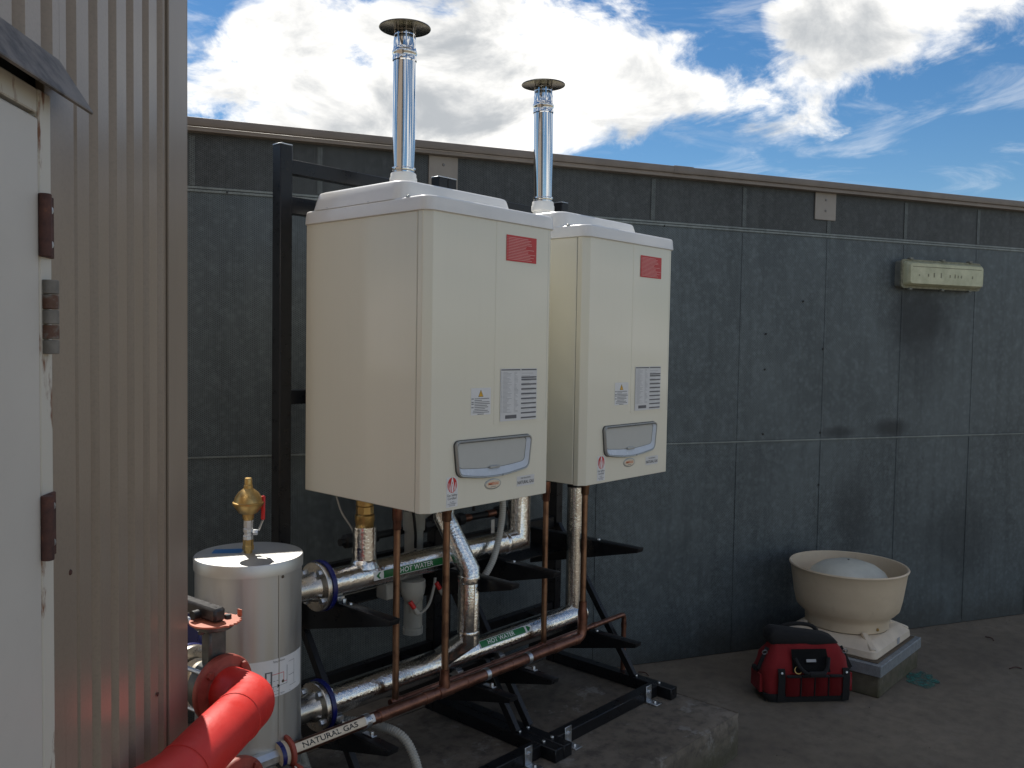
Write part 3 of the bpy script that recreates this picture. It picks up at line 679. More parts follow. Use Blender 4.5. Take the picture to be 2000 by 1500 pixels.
    for i in range(len(pn)): ed.faces.new((A[i], A[(i + 1) % len(pn)], C[(i + 1) % len(pn)], C[i]))
    part('panel_edge', ed, 'dark_trim', ad, smooth=0)
    part('latch', box(2.08, 2.128, YF - .014, YF - .005, 1.310, 1.3185, .002), 'grey_trim', ad, smooth=0)
    # flame certification mark
    gs = part('certification_sticker', grid_patch(-.025, .025, -.070, .026, 1, 1, f(1.919, 1.272, yw)), 'sticker_white', B, smooth=0, label='white gas certification sticker with red flame mark')
    el = BM(); el.faces.new([el.verts.new(f(1.919, 1.272, yw - .0004)(.0205 * math.cos(2 * math.pi * k / 28), .0245 * math.sin(2 * math.pi * k / 28))) for k in range(28)]); part('red_oval', el, 'print_red', gs, smooth=0)
    b = BM()
    for pts in ([(-.0015, .024), (.0015, .024), (.0105, -.012), (.008, -.022), (.0058, -.022), (.0072, -.012), (0, .013), (-.0072, -.012), (-.0058, -.022), (-.008, -.022), (-.0105, -.012)],
                [(-.001, .005), (.001, .005), (.0038, -.012), (.0022, -.023), (-.0022, -.023), (-.0038, -.012)],
                [(-.0165, .006), (-.0145, .010), (-.0125, -.010), (-.0138, -.0185), (-.0152, -.016)], [(.0165, .006), (.0145, .010), (.0125, -.010), (.0138, -.0185), (.0152, -.016)]):
        b.faces.new([b.verts.new(f(1.919, 1.272, yw - .0008)(u, v)) for u, v in pts])
    bmesh.ops.triangulate(b, faces=b.faces[:]); part('flame', b, 'print_white', gs, smooth=0)
    b = None
    for s, v, sz in (('Gas Safety', -.032, .0108), ('Certified', -.0425, .0108), ('No. 6671', -.0535, .005), ('GAS COMPONENT', -.0595, .0045), ('AND SYSTEM', -.065, .0045)):
        b = join(b, flat_map(text_bm(s, sz, .008, align='CENTER'), lambda u, w, v=v: f(1.919, 1.272, yw - .0004)(u, w + v)))
    part('lettering', b, 'print_grey', gs, smooth=0)
    # oval maker's badge
    def oval(a, c, yy): e = BM(); e.faces.new([e.verts.new(f(2.106, 1.256, yy)(a * math.cos(2 * math.pi * k / 32), c * math.sin(2 * math.pi * k / 32))) for k in range(32)]); return e
    bd = part('oval_badge', lathe([(1, 0), (1, .002), (.94, .0028)], (0, 0, 0), (0, -1, 0), 32).copy() if False else loft([[f(2.106, 1.256, yy)(a * math.cos(2 * math.pi * k / 32), c * math.sin(2 * math.pi * k / 32)) for k in range(32)] for a, c, yy in ((.039, .0175, YF), (.039, .0175, YF - .002), (.037, .016, YF - .0028))]), 'grey_trim', B)
    part('badge_face', oval(.0345, .0138, YF - .0032), 'sticker_cream', bd, smooth=0)
    part('lettering', flat_map(text_bm('IMMERGAS', .0125, .015, .15, 'CENTER', .05), lambda u, w: f(2.106, 1.256, YF - .0036)(u, w + .001)), 'print_orange', bd, smooth=0)
    part('small_print', rects([(-.012, .012, -.0095, -.008)], f(2.106, 1.256, YF - .0036)), 'print_grey', bd, smooth=0)
    ng = part('gas_type_sticker', grid_patch(-.046, .046, -.017, .018, 1, 1, f(2.272, 1.250, yw)), 'sticker_grey', B, smooth=0, label='small sticker reading natural gas')
    b = flat_map(text_bm('NATURAL GAS', .0155, .012, 0, 'CENTER', .084), lambda u, w: f(2.272, 1.250, yw - .0004)(u, w - .005))
    b = join(b, flat_map(text_bm('ONLY FOR USE WITH', .007, .006, 0, 'CENTER', .05), lambda u, w: f(2.272, 1.250, yw - .0004)(u, w + .0095)))
    part('lettering', b, 'print_black', ng, smooth=0)
    # stubs under the casing
    for x, yy, r in ((1.864, 2.335, .03), (1.945, 2.25, .016), (2.10, 2.18, .017), (2.25, 2.335, .026)):
        part('connection', cyl((x, yy, 1.168), (x, yy, 1.1935), r, 16), 'brass', B)
    return B
b1 = boiler()
b2 = copy_tree(b1); b2.location.x += PIT; b2['label'] = 'cream wall-hung gas boiler farther from the silver tank'

# ------------------------------------------------------------------ flues
def flue(x, y, tilt, label, cut):
    z0 = 2.336
    F = thing('flue', label, 'flue', (x, y, z0), 0, 'stainless steel flues')
    def p(name, bm, mat, parent=F, **k):
        for v in bm.verts:
            if v.co.z > .3: v.co.z -= cut
        bm.transform(Matrix.Rotation(R(tilt), 4, 'Y')); return part(name, bm, mat, parent, world=False, **k)
    p('tube', lathe([(.041, -.01), (.041, .43)], seg=40), 'flue_steel')
    p('collar', lathe([(.041, .004), (.0455, .006), (.0465, .011), (.0455, .016), (.0412, .018)], seg=40, caps=False), 'flue_steel')
    h = p('socket', lathe([(.0411, .415), (.044, .418), (.044, .428), (.043, .431), (.043, .44), (.0453, .443), (.0453, .451), (.043, .454), (.041, .466), (.041, .49), (.0395, .49)], seg=40, caps=False), 'flue_steel')
    cg = p('terminal_cage', lathe([(.0385, .49), (.0395, .49), (.0395, .496), (.0385, .496)], seg=40, caps=False), 'flue_steel')
    for zz in (.508, .522): p('cage_ring', lathe([(.037, zz), (.0392, zz), (.0392, zz + .0035), (.037, zz + .0035), (.037, zz)], seg=40, caps=False), 'flue_steel', cg)
    for k in range(8):
        a = 2 * math.pi * k / 8 + .2; c = Vector((.0378 * math.cos(a), .0378 * math.sin(a), 0)); p('cage_bar', beam(c + Vector((0, 0, .487)), c + Vector((0, 0, .543)), .005, .004, up=(math.cos(a), math.sin(a), 0), bev=0), 'flue_steel', cg)
    p('inner_pipe', lathe([(.032, .42), (.032, .530), (.030, .530), (.030, .42)], seg=24), 'cap_steel')
    p('cap', lathe([(.0, .536), (.088, .536), (.0925, .534), (.094, .536), (.0925, .539), (.06, .547), (.03, .551), (0, .552)], seg=48), 'cap_steel')
    return F
flue(2.128, 2.46, 0, 'shiny stainless flue with round cap on the boiler beside the tank', .017)
flue(2.128 + PIT, 2.46, -1.3, 'shiny stainless flue with round cap on the boiler farther from the tank', .042)

# ------------------------------------------------------------------ silver header tank
TX, TY = 1.424, 2.335
tank = thing('header_tank', 'upright silver metal-jacketed header tank with paper diagram on its side', 'tank', (TX, TY, PZ))
part('jacket', lathe([(.155, .06), (.155, .885)], (TX, TY, PZ), seg=64), 'tank_skin', tank)
part('lid', lathe([(.1553, .852), (.1590, .853), (.1595, .886), (.1575, .889), (.0, .889)], (TX, TY, PZ), seg=64), 'tank_lid', tank)
part('foot_ring', lathe([(.12, .001), (.12, .07)], (TX, TY, PZ), seg=40), 'black_steel', tank)
camd = math.atan2(-TY, -TX)
def tankpt(ang, z, r=.1555): return Vector((TX + r * math.cos(ang), TY + r * math.sin(ang), z))
sa = camd + R(33)
part('seam', loft([[tankpt(sa + d, z, rr) for d, rr in ((-.012, .1551), (-.012, .1562), (.012, .1562), (.012, .1551))] for z in (PZ + .06, PZ + .857)]), 'tank_skin', tank, smooth=0)
part('seam_line', loft([[tankpt(sa + d, z, rr) for d, rr in ((-.0165, .1551), (-.0165, .1554), (-.0125, .1554), (-.0125, .1551))] for z in (PZ + .06, PZ + .857)]), 'seam_dark', tank, smooth=0)
for a, z in ((sa + .08, 1.03), (sa + .09, .72), (camd - .35, .80), (sa - .25, 1.052)):
    p_ = tankpt(a, z); part('rivet', lathe([(.005, 0), (.004, .002), (0, .003)], p_, (math.cos(a), math.sin(a), 0), 8), 'seam_dark', tank)
part('blue_sticker', grid_patch(-.045, .045, -.025, .025, 1, 1, lambda u, v: Vector((TX - .03 + u * .75 + v * .7, TY + .07 - u * .6 + v * .8, PZ + .8896))), 'blue_film', tank, smooth=0)
# paper diagram
def wrap_t(a0, z0, rr): return lambda u, v: tankpt(a0 + u / .155, z0 + v, rr)
a0 = camd + R(0)
dg = part('paper_diagram', grid_patch(0, .20, -.112, 0, 24, 1, wrap_t(a0, .792, .1558)), 'sticker_white', tank, label='white paper with printed pipework diagram')
L = [(.004, .196, -.108, -.1075)]
L += [(.045, .05, -.09, -.035), (.062, .067, -.09, -.035), (.045, .067, -.0385, -.035), (.045, .067, -.09, -.0865), (.0, .046, -.074, -.0725), (.012, .046, -.052, -.0508),
      (.067, .10, -.082, -.081), (.07, .071, -.105, -.082), (.07, .11, -.1055, -.1045), (.118, .1195, -.082, -.028), (.1, .118, -.082, -.0808), (.125, .15, -.062, -.0608), (.15, .151, -.09, -.02), (.125, .15, -.0205, -.0195), (.13, .16, -.094, -.093)]
for k in range(14): L.append((.015 + .011 * (k % 7), .021 + .011 * (k % 7), -.066 - .03 * (k // 7), -.0648 - .03 * (k // 7)))
part('diagram_lines', rects(L, wrap_t(a0, .792, .1562), 6), 'print_grey', dg, smooth=0)
part('red_pipe_lines', rects([(.067, .106, -.046, -.0445), (.105, .1065, -.074, -.045), (.106, .118, -.0745, -.073)], wrap_t(a0, .792, .1563), 6), 'print_red', dg, smooth=0)
b = BM()
for (u, v, s) in ((.03, -.0515, 1), (.088, -.0815, -1)): b.faces.new([b.verts.new(wrap_t(a0, .792, .1564)(u + s * x, v + y)) for x, y in ((-.005, 0), (.004, .006), (.004, -.006))])
part('pump_symbols', b, 'print_black', dg, smooth=0)
part('lettering', flat_map(text_bm('Piping schematic', .008, 0, 0, 'LEFT', .04), lambda u, w: wrap_t(a0, .792, .1562)(.07 + u, w - .008)), 'print_grey', dg, smooth=0)
def flange(parent, x, y, z, d, bolts=4, ph=.6, blue=True):
    """stub, raised steel flange, four bolts; d = +1/-1 along X"""
    D = Vector((d, 0, 0)); o = Vector((x, y, z)); 
    st = part('stub', lathe([(.040, -.085), (.040, -.035), (.046, -.012), (.05, 0)], o, D, 28), 'flange_steel', parent)
    fl = part('flange', lathe([(.05, -.003), (.078, -.002), (.0795, 0), (.0795, .014), (.078, .016), (.04, .016)], o, D, 40), 'flange_steel', parent)
    if blue: part('blue_backing_flange', lathe([(.04, .0165), (.082, .0165), (.083, .019), (.083, .031), (.081, .033), (.04, .034)], o, D, 40), 'blue_paint', parent)
    for k in range(bolts):
        a = 2 * math.pi * k / bolts + ph; p = o + Vector((0, math.cos(a), math.sin(a))) * .062
        bb = part('bolt', hexbolt(p - D * .002, -D, .0115, .012), 'zinc_bracket', fl); 
        part('nut', hexbolt(p + D * .034, D, .0115, .010), 'zinc_bracket', fl)
ZU, ZL = .925, .53
for z in (ZU, ZL): flange(tank, 1.662, TY, z, 1)
flange(tank, 1.250, TY, ZU - .05, -1)

# automatic air vent on the tank
V = thing('air_vent', 'brass bulb shaped air vent with red handled valve on tank lid', 'air vent', (TX + .004, TY + .012, PZ + .889))
v0 = Vector((TX + .004, TY + .012, PZ + .889))
part('nipple', lathe([(.0125, 0), (.0125, .008), (.017, .009), (.017, .022), (.0155, .024), (.0155, .042)], v0, seg=6), 'brass', V, smooth=30)
part('valve_body', lathe([(.0135, .04), (.0155, .042), (.0155, .052), (.013, .054), (.013, .062), (.0155, .064), (.0155, .074), (.0135, .076), (.0145, .08), (.0145, .104)], v0, seg=8), 'zinc_bracket', V, smooth=25)
bulb = part('bulb', lathe([(.014, .10), (.0165, .106), (.018, .118), (.027, .122), (.0385, .138), (.0455, .148), (.0465, .150), (.0465, .155), (.0425, .157), (.039, .170), (.030, .184), (.019, .193), (.014, .197), (.0135, .206), (.0115, .208), (.0115, .224), (.0095, .228), (0, .228)], v0, seg=40), 'brass', V, smooth=35)
part('boss', lathe([(.007, 0), (.006, .004), (0, .005)], v0 + Vector((-.012, -.030, .176)), (-.3, -.8, .5), 12), 'brass', bulb)
part('side_nut', hexbolt(v0 + Vector((.012, -.008, .062)), (.75, -.65, 0), .009, .014), 'zinc_bracket', V)
part('handle', beam(v0 + Vector((.024, -.018, .066)), v0 + Vector((.038, -.020, .10)), .012, .003), 'zinc_bracket', V)
part('handle_grip', beam(v0 + Vector((.038, -.020, .098)), v0 + Vector((.040, -.019, .172)), .013, .008, bev=.003), 'red_plastic', V)

# ------------------------------------------------------------------ foil pipes
def wrap_x(x0, y, z, r, th0): return lambda u, v: Vector((x0 + u, y - math.cos(th0 + v / r) * r, z + math.sin(th0 + v / r) * r))
def pipe_label(parent, y, z, r, th, x0, x1, h, text, arrow, back, ink, tw, tx, label, arrow_ink):
    L_ = x1 - x0
    lb = part('pipe_label', grid_patch(0, L_, -h / 2 - .002, h / 2 + .002, 1, 6, wrap_x(x0, y, z, r + .0012, th)), 'sticker_white' if back == 'sticker_green' else back, parent, label=label)
    aw = .042
    if back == 'sticker_green':
        a, b_ = (aw, L_ - .004) if arrow < 0 else (.004, L_ - aw)
        part('green_band', grid_patch(a, b_, -h / 2, h / 2, 1, 6, wrap_x(x0, y, z, r + .0018, th)), back, lb)
    part('lettering', flat_map(text_bm(text, h * .95, .012, 0, 'LEFT', tw), lambda u, w: wrap_x(x0, y, z, r + .0024, th)(tx + u, w)), ink, lb, smooth=0)
    cx = .021 if arrow < 0 else L_ - .021; s = arrow; k = h * .42
    b = BM(); b.faces.new([b.verts.new(wrap_x(x0, y, z, r + .0024, th)(cx + s * px * k, py * k)) for px, py in ((1.1, 0), (-.1, 1), (-.9, 1), (.2, 0), (-.9, -1), (-.1, -1))])
    bmesh.ops.triangulate(b, faces=b.faces[:]); part('arrow', b, arrow_ink, lb, smooth=0)
YP = 2.335
UP = thing('flow_pipe', 'upper foil wrapped hot water pipe feeding the tank with green arrow label', 'pipe', (1.70, YP, ZU))
x0 = 1.698
part('pipe_run', sweep([(x0, YP, ZU), (2.657, YP, ZU), (2.657, YP, 1.145)], .047, 40), 'foil', UP, smooth=50)
part('riser', cyl((1.864, YP, ZU + .02), (1.864, YP, 1.094), .040, 36), 'foil', UP, smooth=50)
part('foil_joint', lathe([(.040, .058), (.0425, .055), (.046, .045), (.051, .030)], (1.864, YP, ZU), (0, 0, 1), 36, caps=False), 'foil', UP, smooth=60)
part('foil_joint', lathe([(.0472, 0), (.0488, .003), (.0488, .018), (.0472, .021)], (2.55, YP, ZU), (1, 0, 0), 36, caps=False), 'foil', UP, smooth=50)
for xx, zz in ((1.864, 1.08), (2.657, 1.13)):
    u = part('brass_union', lathe([(.027, 0), (.030, .004), (.031, .028), (.033, .032), (.033, .052), (.0285, .057)], (xx, YP, zz), seg=28), 'brass', UP)
    part('union_nut', lathe([(.0275, .057), (.030, .058), (.030, .082), (.027, .085), (.027, .0875)], (xx, YP, zz), seg=8), 'brass', u, smooth=20)
pipe_label(UP, YP, ZU, .047, R(4), 1.868, 2.225, .026, 'HOT WATER', -1, 'sticker_green', 'print_white', .155, .115, 'green and white label reading hot water', 'sticker_green')
LO = thing('return_pipe', 'lower foil wrapped hot water pipe with stepped branch and tall riser', 'pipe', (1.70, YP, ZL))
part('pipe_run', sweep([(x0, YP, ZL), (3.075, YP, ZL)], .050, 40), 'foil', LO, smooth=50)
part('end_cap', lathe([(.0503, -.03), (.0505, 0), (.047, .004), (.0, .006)], (3.075, YP, ZL), (1, 0, 0), 40), 'foil', LO)
part('riser', cyl((3.03, YP, ZL + .02), (3.03, YP, 1.10), .036, 36), 'foil', LO, smooth=50)
part('rubber_end', cyl((3.03, YP, 1.10), (3.03, YP, 1.109), .0375, 30), 'black_rubber', LO)
u = part('copper_union', lathe([(.022, 0), (.022, .012), (.026, .015), (.026, .028), (.022, .031)], (3.03, YP, 1.109), seg=24), 'copper_dark', LO)
part('brass_union', lathe([(.024, .028), (.027, .03), (.0275, .05), (.032, .056), (.032, .059)], (3.03, YP, 1.109), seg=8), 'brass', u, smooth=20)
# stepped branch under the first boiler: down, forward past the flow pipe, down, and back into the lower pipe
xb = 2.235
br = sweep([(xb, YP, 1.13), (xb, YP, 1.075), (xb - .01, 2.19, .905), (xb - .01, 2.19, .655), (xb - .01, YP, .545)], .039, 36)
part('stepped_branch', br, 'foil', LO, smooth=50)
part('foil_joint', lathe([(.0393, -.02), (.0412, -.015), (.0416, .0), (.0405, .006), (.0393, .008)], (xb - .01, 2.19, .880), (0, 0, 1), 36, caps=False), 'foil', LO, smooth=60)
part('foil_joint', lathe([(.0393, 0), (.0408, .002), (.0408, .012), (.0393, .015)], (xb - .01, 2.19, .672), (0, 0, 1), 36, caps=False), 'foil', LO, smooth=60)
part('tape', loft([[Vector((xb - .01 + rr * math.cos(a), 2.19 + rr * math.sin(a), z)) for a in (camd + .25, camd + .35) for rr in (.0392, .0402)][:4] for z in (.66, .89)]), 'foil', LO, smooth=0)
part('brass_union', lathe([(.026, 0), (.029, .003), (.029, .022), (.025, .025), (.025, .038)], (xb, YP, 1.13), seg=8), 'brass', LO, smooth=20)
pipe_label(LO, YP, ZL, .050, R(38), 2.395, 2.70, .026, 'HOT WATER', 1, 'sticker_green', 'print_white', .155, .045, 'green and white label reading hot water', 'sticker_green')
# pipe clamps on the arms
for zc, xs, ro, rt in ((ZU, (1.742, 2.30), .047, UP), (ZL, (1.742, 2.30, 2.535), .050, LO)):
    zt = .868 if zc > .8 else .462
    for x in xs:
        c = part('pipe_saddle', box(x - .014, x + .014, YP - .035, YP + .035, zt + .0005, zc - ro + .006, .001), 'zinc_bracket', rt)
        part('bolt', hexbolt((x, YP - .05, zt + .0005), (0, 0, 1), .008, .012), 'zinc_bracket', c)

# ------------------------------------------------------------------ gas pipe
GY, GZ = 2.18, .502
G = thing('gas_pipe', 'thick copper gas pipe along the stand labelled natural gas', 'pipe', (1.47, GY, GZ))
part('pipe_run', sweep(fillet([(1.47, GY, GZ), (2.893, GY, GZ), (2.893, GY, .60)], .04, 8), .0205, 24), 'copper_dark', G)
for x in (2.10, 2.893):
    part('riser', cyl((x, GY, GZ + (.01 if x < 2.5 else .08)), (x, GY, 1.165), .0125, 18), 'copper', G)
    part('riser_tail', lathe([(.0135, 1.10), (.0165, 1.104), (.0165, 1.13), (.019, 1.134), (.019, 1.1665)], (x, GY, 0), seg=20), 'copper', G)
    part('reducer', lathe([(.0205, 0), (.0205, .03), (.0165, .05), (.0165, .075), (.0126, .077)], (x, GY, GZ + (.0 if x < 2.5 else .075)), seg=22), 'copper_dark', G)
part('tee', lathe([(.0206, 0), (.0232, .002), (.0232, .07), (.0206, .072)], (2.064, GY, GZ), (1, 0, 0), 24), 'copper_dark', G)
for x in (1.80, 2.0, 2.20, 2.44, 2.70, 2.83): part('solder_joint', lathe([(.0206, 0), (.0226, .002), (.0226, .032), (.0206, .034)], (x, GY, GZ), (1, 0, 0), 24), 'copper_dark', G)
for x in (1.742, 2.30, 2.535):
    c = part('saddle_clip', lathe([(.0208, 0), (.0225, 0), (.0225, .02), (.0208, .02)], (x, GY, GZ), (1, 0, 0), 24, caps=False), 'zinc_bracket', G)
    part('clip_foot', box(x, x + .02, GY - .045, GY + .006, .4625, .466, .001), 'zinc_bracket', c, smooth=0)
    part('bolt', hexbolt((x + .01, GY - .032, .466), (0, 0, 1), .007, .012), 'zinc_bracket', c)
pipe_label(G, GY, GZ, .0205, R(30), 1.475, 1.775, .024, 'NATURAL GAS', 1, 'sticker_cream', 'print_black', .205, .025, 'cream label reading natural gas in black', 'print_black')
part('arrow_patch', grid_patch(.262, .299, -.012, .012, 1, 6, wrap_x(1.475, GY, GZ, .0205 + .0018, R(30))), 'sticker_white', G)

# relief pipe (thin copper, behind the gas pipe)
RY, RZ = 2.25, .492
RP = thing('relief_pipe', 'thin copper discharge pipe behind the gas pipe turning down at its end', 'pipe', (1.94, RY, RZ))
part('pipe_run', sweep(fillet([(1.935, RY, RZ), (3.30, RY, RZ), (3.30, RY, PZ + .002)], .022, 6), .0112, 16), 'copper_dark', RP)
for x in (1.935, 2.725):
    part('riser', cyl((x, RY, RZ), (x, RY, 1.165), .0118, 18), 'copper', RP)
    part('riser_tail', lathe([(.0128, 1.085), (.0145, 1.088), (.0145, 1.115), (.0175, 1.119), (.0175, 1.166)], (x, RY, 0), seg=20), 'copper_dark', RP)
    part('tee', cyl((x - .022, RY, RZ), (x + .022, RY, RZ), .0138, 16, .001), 'copper_dark', RP)
for x in (2.16, 2.42, 2.98, 3.06): part('solder_joint', cyl((x, RY, RZ), (x + .024, RY, RZ), .0132, 16, .001), 'copper_dark', RP)
part('solder_joint', cyl((3.30, RY, .43), (3.30, RY, .455), .0132, 16, .001), 'copper_dark', RP)

# gas shut-off valve at the pipe's end
gv = thing('gas_valve', 'steel gas shut-off valve with rust red flange and lever at pipe end', 'valve', (1.40, GY, GZ))
part('red_flange', lathe([(.02, 0), (.050, 0), (.052, .003), (.052, .009), (.050, .012), (.02, .012)], (1.448, GY, GZ), (1, 0, 0), 36), 'red_oxide', gv)
part('ear', box(1.448, 1.459, GY - .085, GY - .04, GZ - .045, GZ - .015, .003), 'red_oxide', gv)
part('collar', lathe([(.022, -.028), (.038, -.028), (.040, -.025), (.040, -.002), (.038, 0)], (1.447, GY, GZ), (1, 0, 0), 32), 'cream_stub', gv)
part('blue_band', lathe([(.040, -.026), (.0408, -.026), (.0408, -.012), (.040, -.012)], (1.445, GY, GZ), (1, 0, 0), 32, caps=False), 'blue_paint', gv)
part('body', lathe([(.024, -.16), (.024, -.02)], (1.44, GY, GZ), (1, 0, 0), 8, phase=.39), 'zinc_bracket', gv, smooth=20)
part('lever', beam((1.455, GY - .05, GZ - .02), (1.53, GY - .17, GZ - .07), .03, .004), 'zinc_bracket', gv)
part('stem', cyl((1.43, GY, GZ - .02), (1.43, GY - .055, GZ - .035), .014, 12), 'valve_body', gv)

# ------------------------------------------------------------------ red elbow pipes and butterfly valve
VX, VY, VZ = 1.096, 1.955, .868
VR = R(8)                                              # the valve line stands slightly askew to the stands
def askew(o):                                          # swing a finished thing about the valve's centre
    o.location = Matrix.Translation((VX, VY, 0)) @ Matrix.Rotation(VR, 4, 'Z') @ Matrix.Translation((-VX, -VY, 0)) @ o.location; o.rotation_euler.z += VR
fp_ = thing('supply_pipe', 'foil wrapped pipe with blue flange running behind the building corner', 'pipe', (VX, VY + .12, VZ))
part('pipe_run', cyl((VX, VY + .112, VZ), (VX, VY + .52, VZ), .045, 32), 'foil', fp_, smooth=50)
part('blue_backing_flange', lathe([(.045, 0), (.079, 0), (.081, .003), (.081, .012), (.079, .014)], (VX, VY + .098, VZ), (0, 1, 0), 40), 'blue_paint', fp_)
askew(fp_)
bv = thing('butterfly_valve', 'butterfly valve with orange notched plate and black lever by the tank', 'valve', (VX, VY, VZ))
part('stub', lathe([(.042, 0), (.046, .008), (.046, .042), (.05, .045)], (VX, VY + .03, VZ), (0, 1, 0), 32), 'cream_stub', bv)
part('seat_flange', lathe([(.04, 0), (.078, 0), (.0795, .003), (.0795, .013), (.04, .015)], (VX, VY + .082, VZ), (0, 1, 0), 40), 'flange_steel', bv)
part('body', lathe([(.06, -.022), (.066, -.018), (.066, .018), (.06, .022)], (VX, VY, VZ), (0, 1, 0), 32), 'valve_body', bv)
part('neck', box(VX - .026, VX + .026, VY - .018, VY + .018, VZ + .05, 1.014, .006), 'valve_body', bv)
for sx in (-1, 1): part('neck_bolt', hexbolt((VX + sx * .036, VY, 1.016), (0, 0, -1), .008, .012), 'valve_body', bv)
part('top_pad', cyl((VX, VY, 1.012), (VX, VY, 1.026), .046, 28, .003), 'valve_body', bv)
pl = []
for k in range(60):
    a = 2 * math.pi * k / 60; r = .058
    if 4.6 < a < 6.2: r = .066 - (.007 if k % 2 else 0)
    pl.append((VX + r * math.cos(a), VY + r * math.sin(a)))
pt = part('notched_plate', prism(pl, 1.0265, 1.0305, lambda x, y, z: Vector((x, y, z))), 'orange_plate', bv, smooth=20)
part('stop_tab', box(VX + .058, VX + .061, VY - .03, VY - .015, 1.0306, 1.047), 'orange_plate', pt, smooth=0)
part('lever', beam((VX - .004, VY - .03, 1.0485), (VX - .004, VY + .30, 1.060), .034, .034, bev=.006), 'lever_black', bv)
part('lever_bolt', hexbolt((VX + .03, VY - .014, 1.0308), (0, 0, 1), .009, .009), 'black_rubber', bv)
part('lever_bolt', cyl((VX - .04, VY + .03, 1.046), (VX - .02, VY + .03, 1.046), .011, 10), 'black_rubber', bv)
for k in range(4):
    a = math.pi / 4 + k * math.pi / 2; part('stud', cyl((VX + .068 * math.cos(a), VY - .047, VZ + .068 * math.sin(a)), (VX + .068 * math.cos(a), VY + .115, VZ + .068 * math.sin(a)), .006, 8), 'zinc_bracket', bv)
askew(bv)
AX = Vector((math.cos(R(90) + VR), math.sin(R(90) + VR), 0))
def red_pipe(c, bends, label, r=.057):
    """c: flange centre; the cover runs forward out of the flange, then through the given points into the wall"""
    c = Vector(c); P = thing('red_pipe', label, 'pipe', c, 0, 'red covered pipes by the building corner')
    part('flange', lathe([(.045, .022), (.080, .022), (.083, .018), (.083, .004), (.080, 0), (.060, -.004), (.0575, -.008)], c, AX, 40), 'red_oxide', P)
    pts = [c - AX * .002, c - AX * .105] + [Vector(q) for q in bends]
    path = fillet(pts, .085, 10)
    part('elbow_pipe', sweep(path, r, 36), 'red_cover', P, smooth=60)
    for t0, k in ((1, .42), (2, .55)):
        if t0 + 1 < len(pts):
            a, b_ = pts[t0], pts[t0 + 1]; part('band', lathe([(r, 0), (r + .0016, .001), (r + .0016, .012), (r, .013)], a.lerp(b_, k), b_ - a, 36, caps=False), 'red_cover', P)
    for k in range(4):
        a = math.pi / 4 + k * math.pi / 2; u = Vector((AX.y, -AX.x, 0)); part('nut', hexbolt(c + u * (.068 * math.cos(a)) + Vector((0, 0, .068 * math.sin(a))), -AX, .010, .010), 'red_oxide', P)
    return P
fc = Vector((VX, VY, VZ)) - AX * .046
red_pipe(fc, [(.905, 1.635, .885), (.775, 1.555, .868), (.60, 1.585, .855)], 'bright red covered pipe elbow bolted to the butterfly valve')
red_pipe(fc + Vector((.055, .03, -.285)), [(.98, 1.69, .57), (.84, 1.55, .57), (.64, 1.52, .57)], 'red covered pipe elbow below the butterfly valve')

# ------------------------------------------------------------------ condensate pots, hoses and small fittings
def pot(x, label):
    P = thing('condensate_pot', label, 'pipe trap', (x, 2.50, .50), 0, 'white condensate traps behind the pipes')
    part('tube', lathe([(.036, .10), (.036, .55)], (x, 2.50, .50), seg=28), 'pvc_white_shaded', P)
    part('coupling', lathe([(.0362, .50), (.042, .502), (.043, .56), (.040, .575), (.0, .576)], (x, 2.50, .50), seg=28), 'pvc_white_shaded', P)
    part('coupling', lathe([(.0362, .23), (.0385, .232), (.0385, .27), (.0362, .272)], (x, 2.50, .50), seg=28, caps=False), 'pvc_white_shaded', P)
    part('base_cap', lathe([(.0, .099), (.039, .10), (.039, .125), (.0362, .127)], (x, 2.50, .50), seg=28), 'pvc_white_shaded', P)
    part('wall_clip', box(x - .012, x + .012, 2.53, 2.627, .864, .884, .002), 'black_steel', P)
    return P
p1 = pot(2.235, 'white plastic condensate trap tube behind the labelled pipe')
def hose(name, pts, r, mat, label, cat, rib=None, seg=12, group=None):
    o = part(name, sweep(spline(pts, 7), r, seg, rib=rib), mat, None, smooth=60 if not rib else 70); return tag(o, label, cat, group)
hose('drain_hose', [(2.455, 2.25, 1.19), (2.462, 2.248, 1.08), (2.445, 2.252, .97), (2.41, 2.256, .88), (2.365, 2.29, .81), (2.33, 2.42, .775)], .0135, 'hose_grey', 'grey ribbed drain hose hanging between the two boilers', 'hose', (.007, .0016))
hose('drain_hose', [(1.70, 2.50, .95), (1.69, 2.49, .72), (1.64, 2.47, .60), (1.655, 2.42, .42), (1.70, 2.40, .25), (1.74, 2.40, .20)], .014, 'pvc_grey', 'grey ribbed drain hose hanging behind the silver tank', 'hose', (.007, .0016))
hose('drain_hose', [(1.75, 2.40, .44), (1.82, 2.30, .44), (1.87, 2.16, .43), (1.885, 2.09, .36), (1.875, 2.04, .25), (1.87, 2.0, .205)], .016, 'pvc_white_shaded', 'pale ribbed drain hose looping under the gas pipe', 'hose', (.008, .002))
hose('drain_hose', [(2.28, 2.52, 1.04), (2.36, 2.53, 1.06), (2.50, 2.53, 1.08), (2.60, 2.50, 1.12), (2.65, 2.45, 1.19)], .0165, 'pvc_grey', 'grey smooth drain hose rising to the boiler farther from the tank', 'hose')
hose('drain_hose', [(3.07, 2.52, 1.19), (3.06, 2.53, 1.10), (3.05, 2.53, 1.02)], .016, 'pvc_grey', 'short grey drain hose under the boiler farther from the tank', 'hose')
hose('drain_hose', [(2.17, 2.42, 1.19), (2.20, 2.46, 1.12), (2.235, 2.50, 1.06)], .016, 'pvc_grey', 'short grey drain hose dropping into the white trap tube', 'hose')
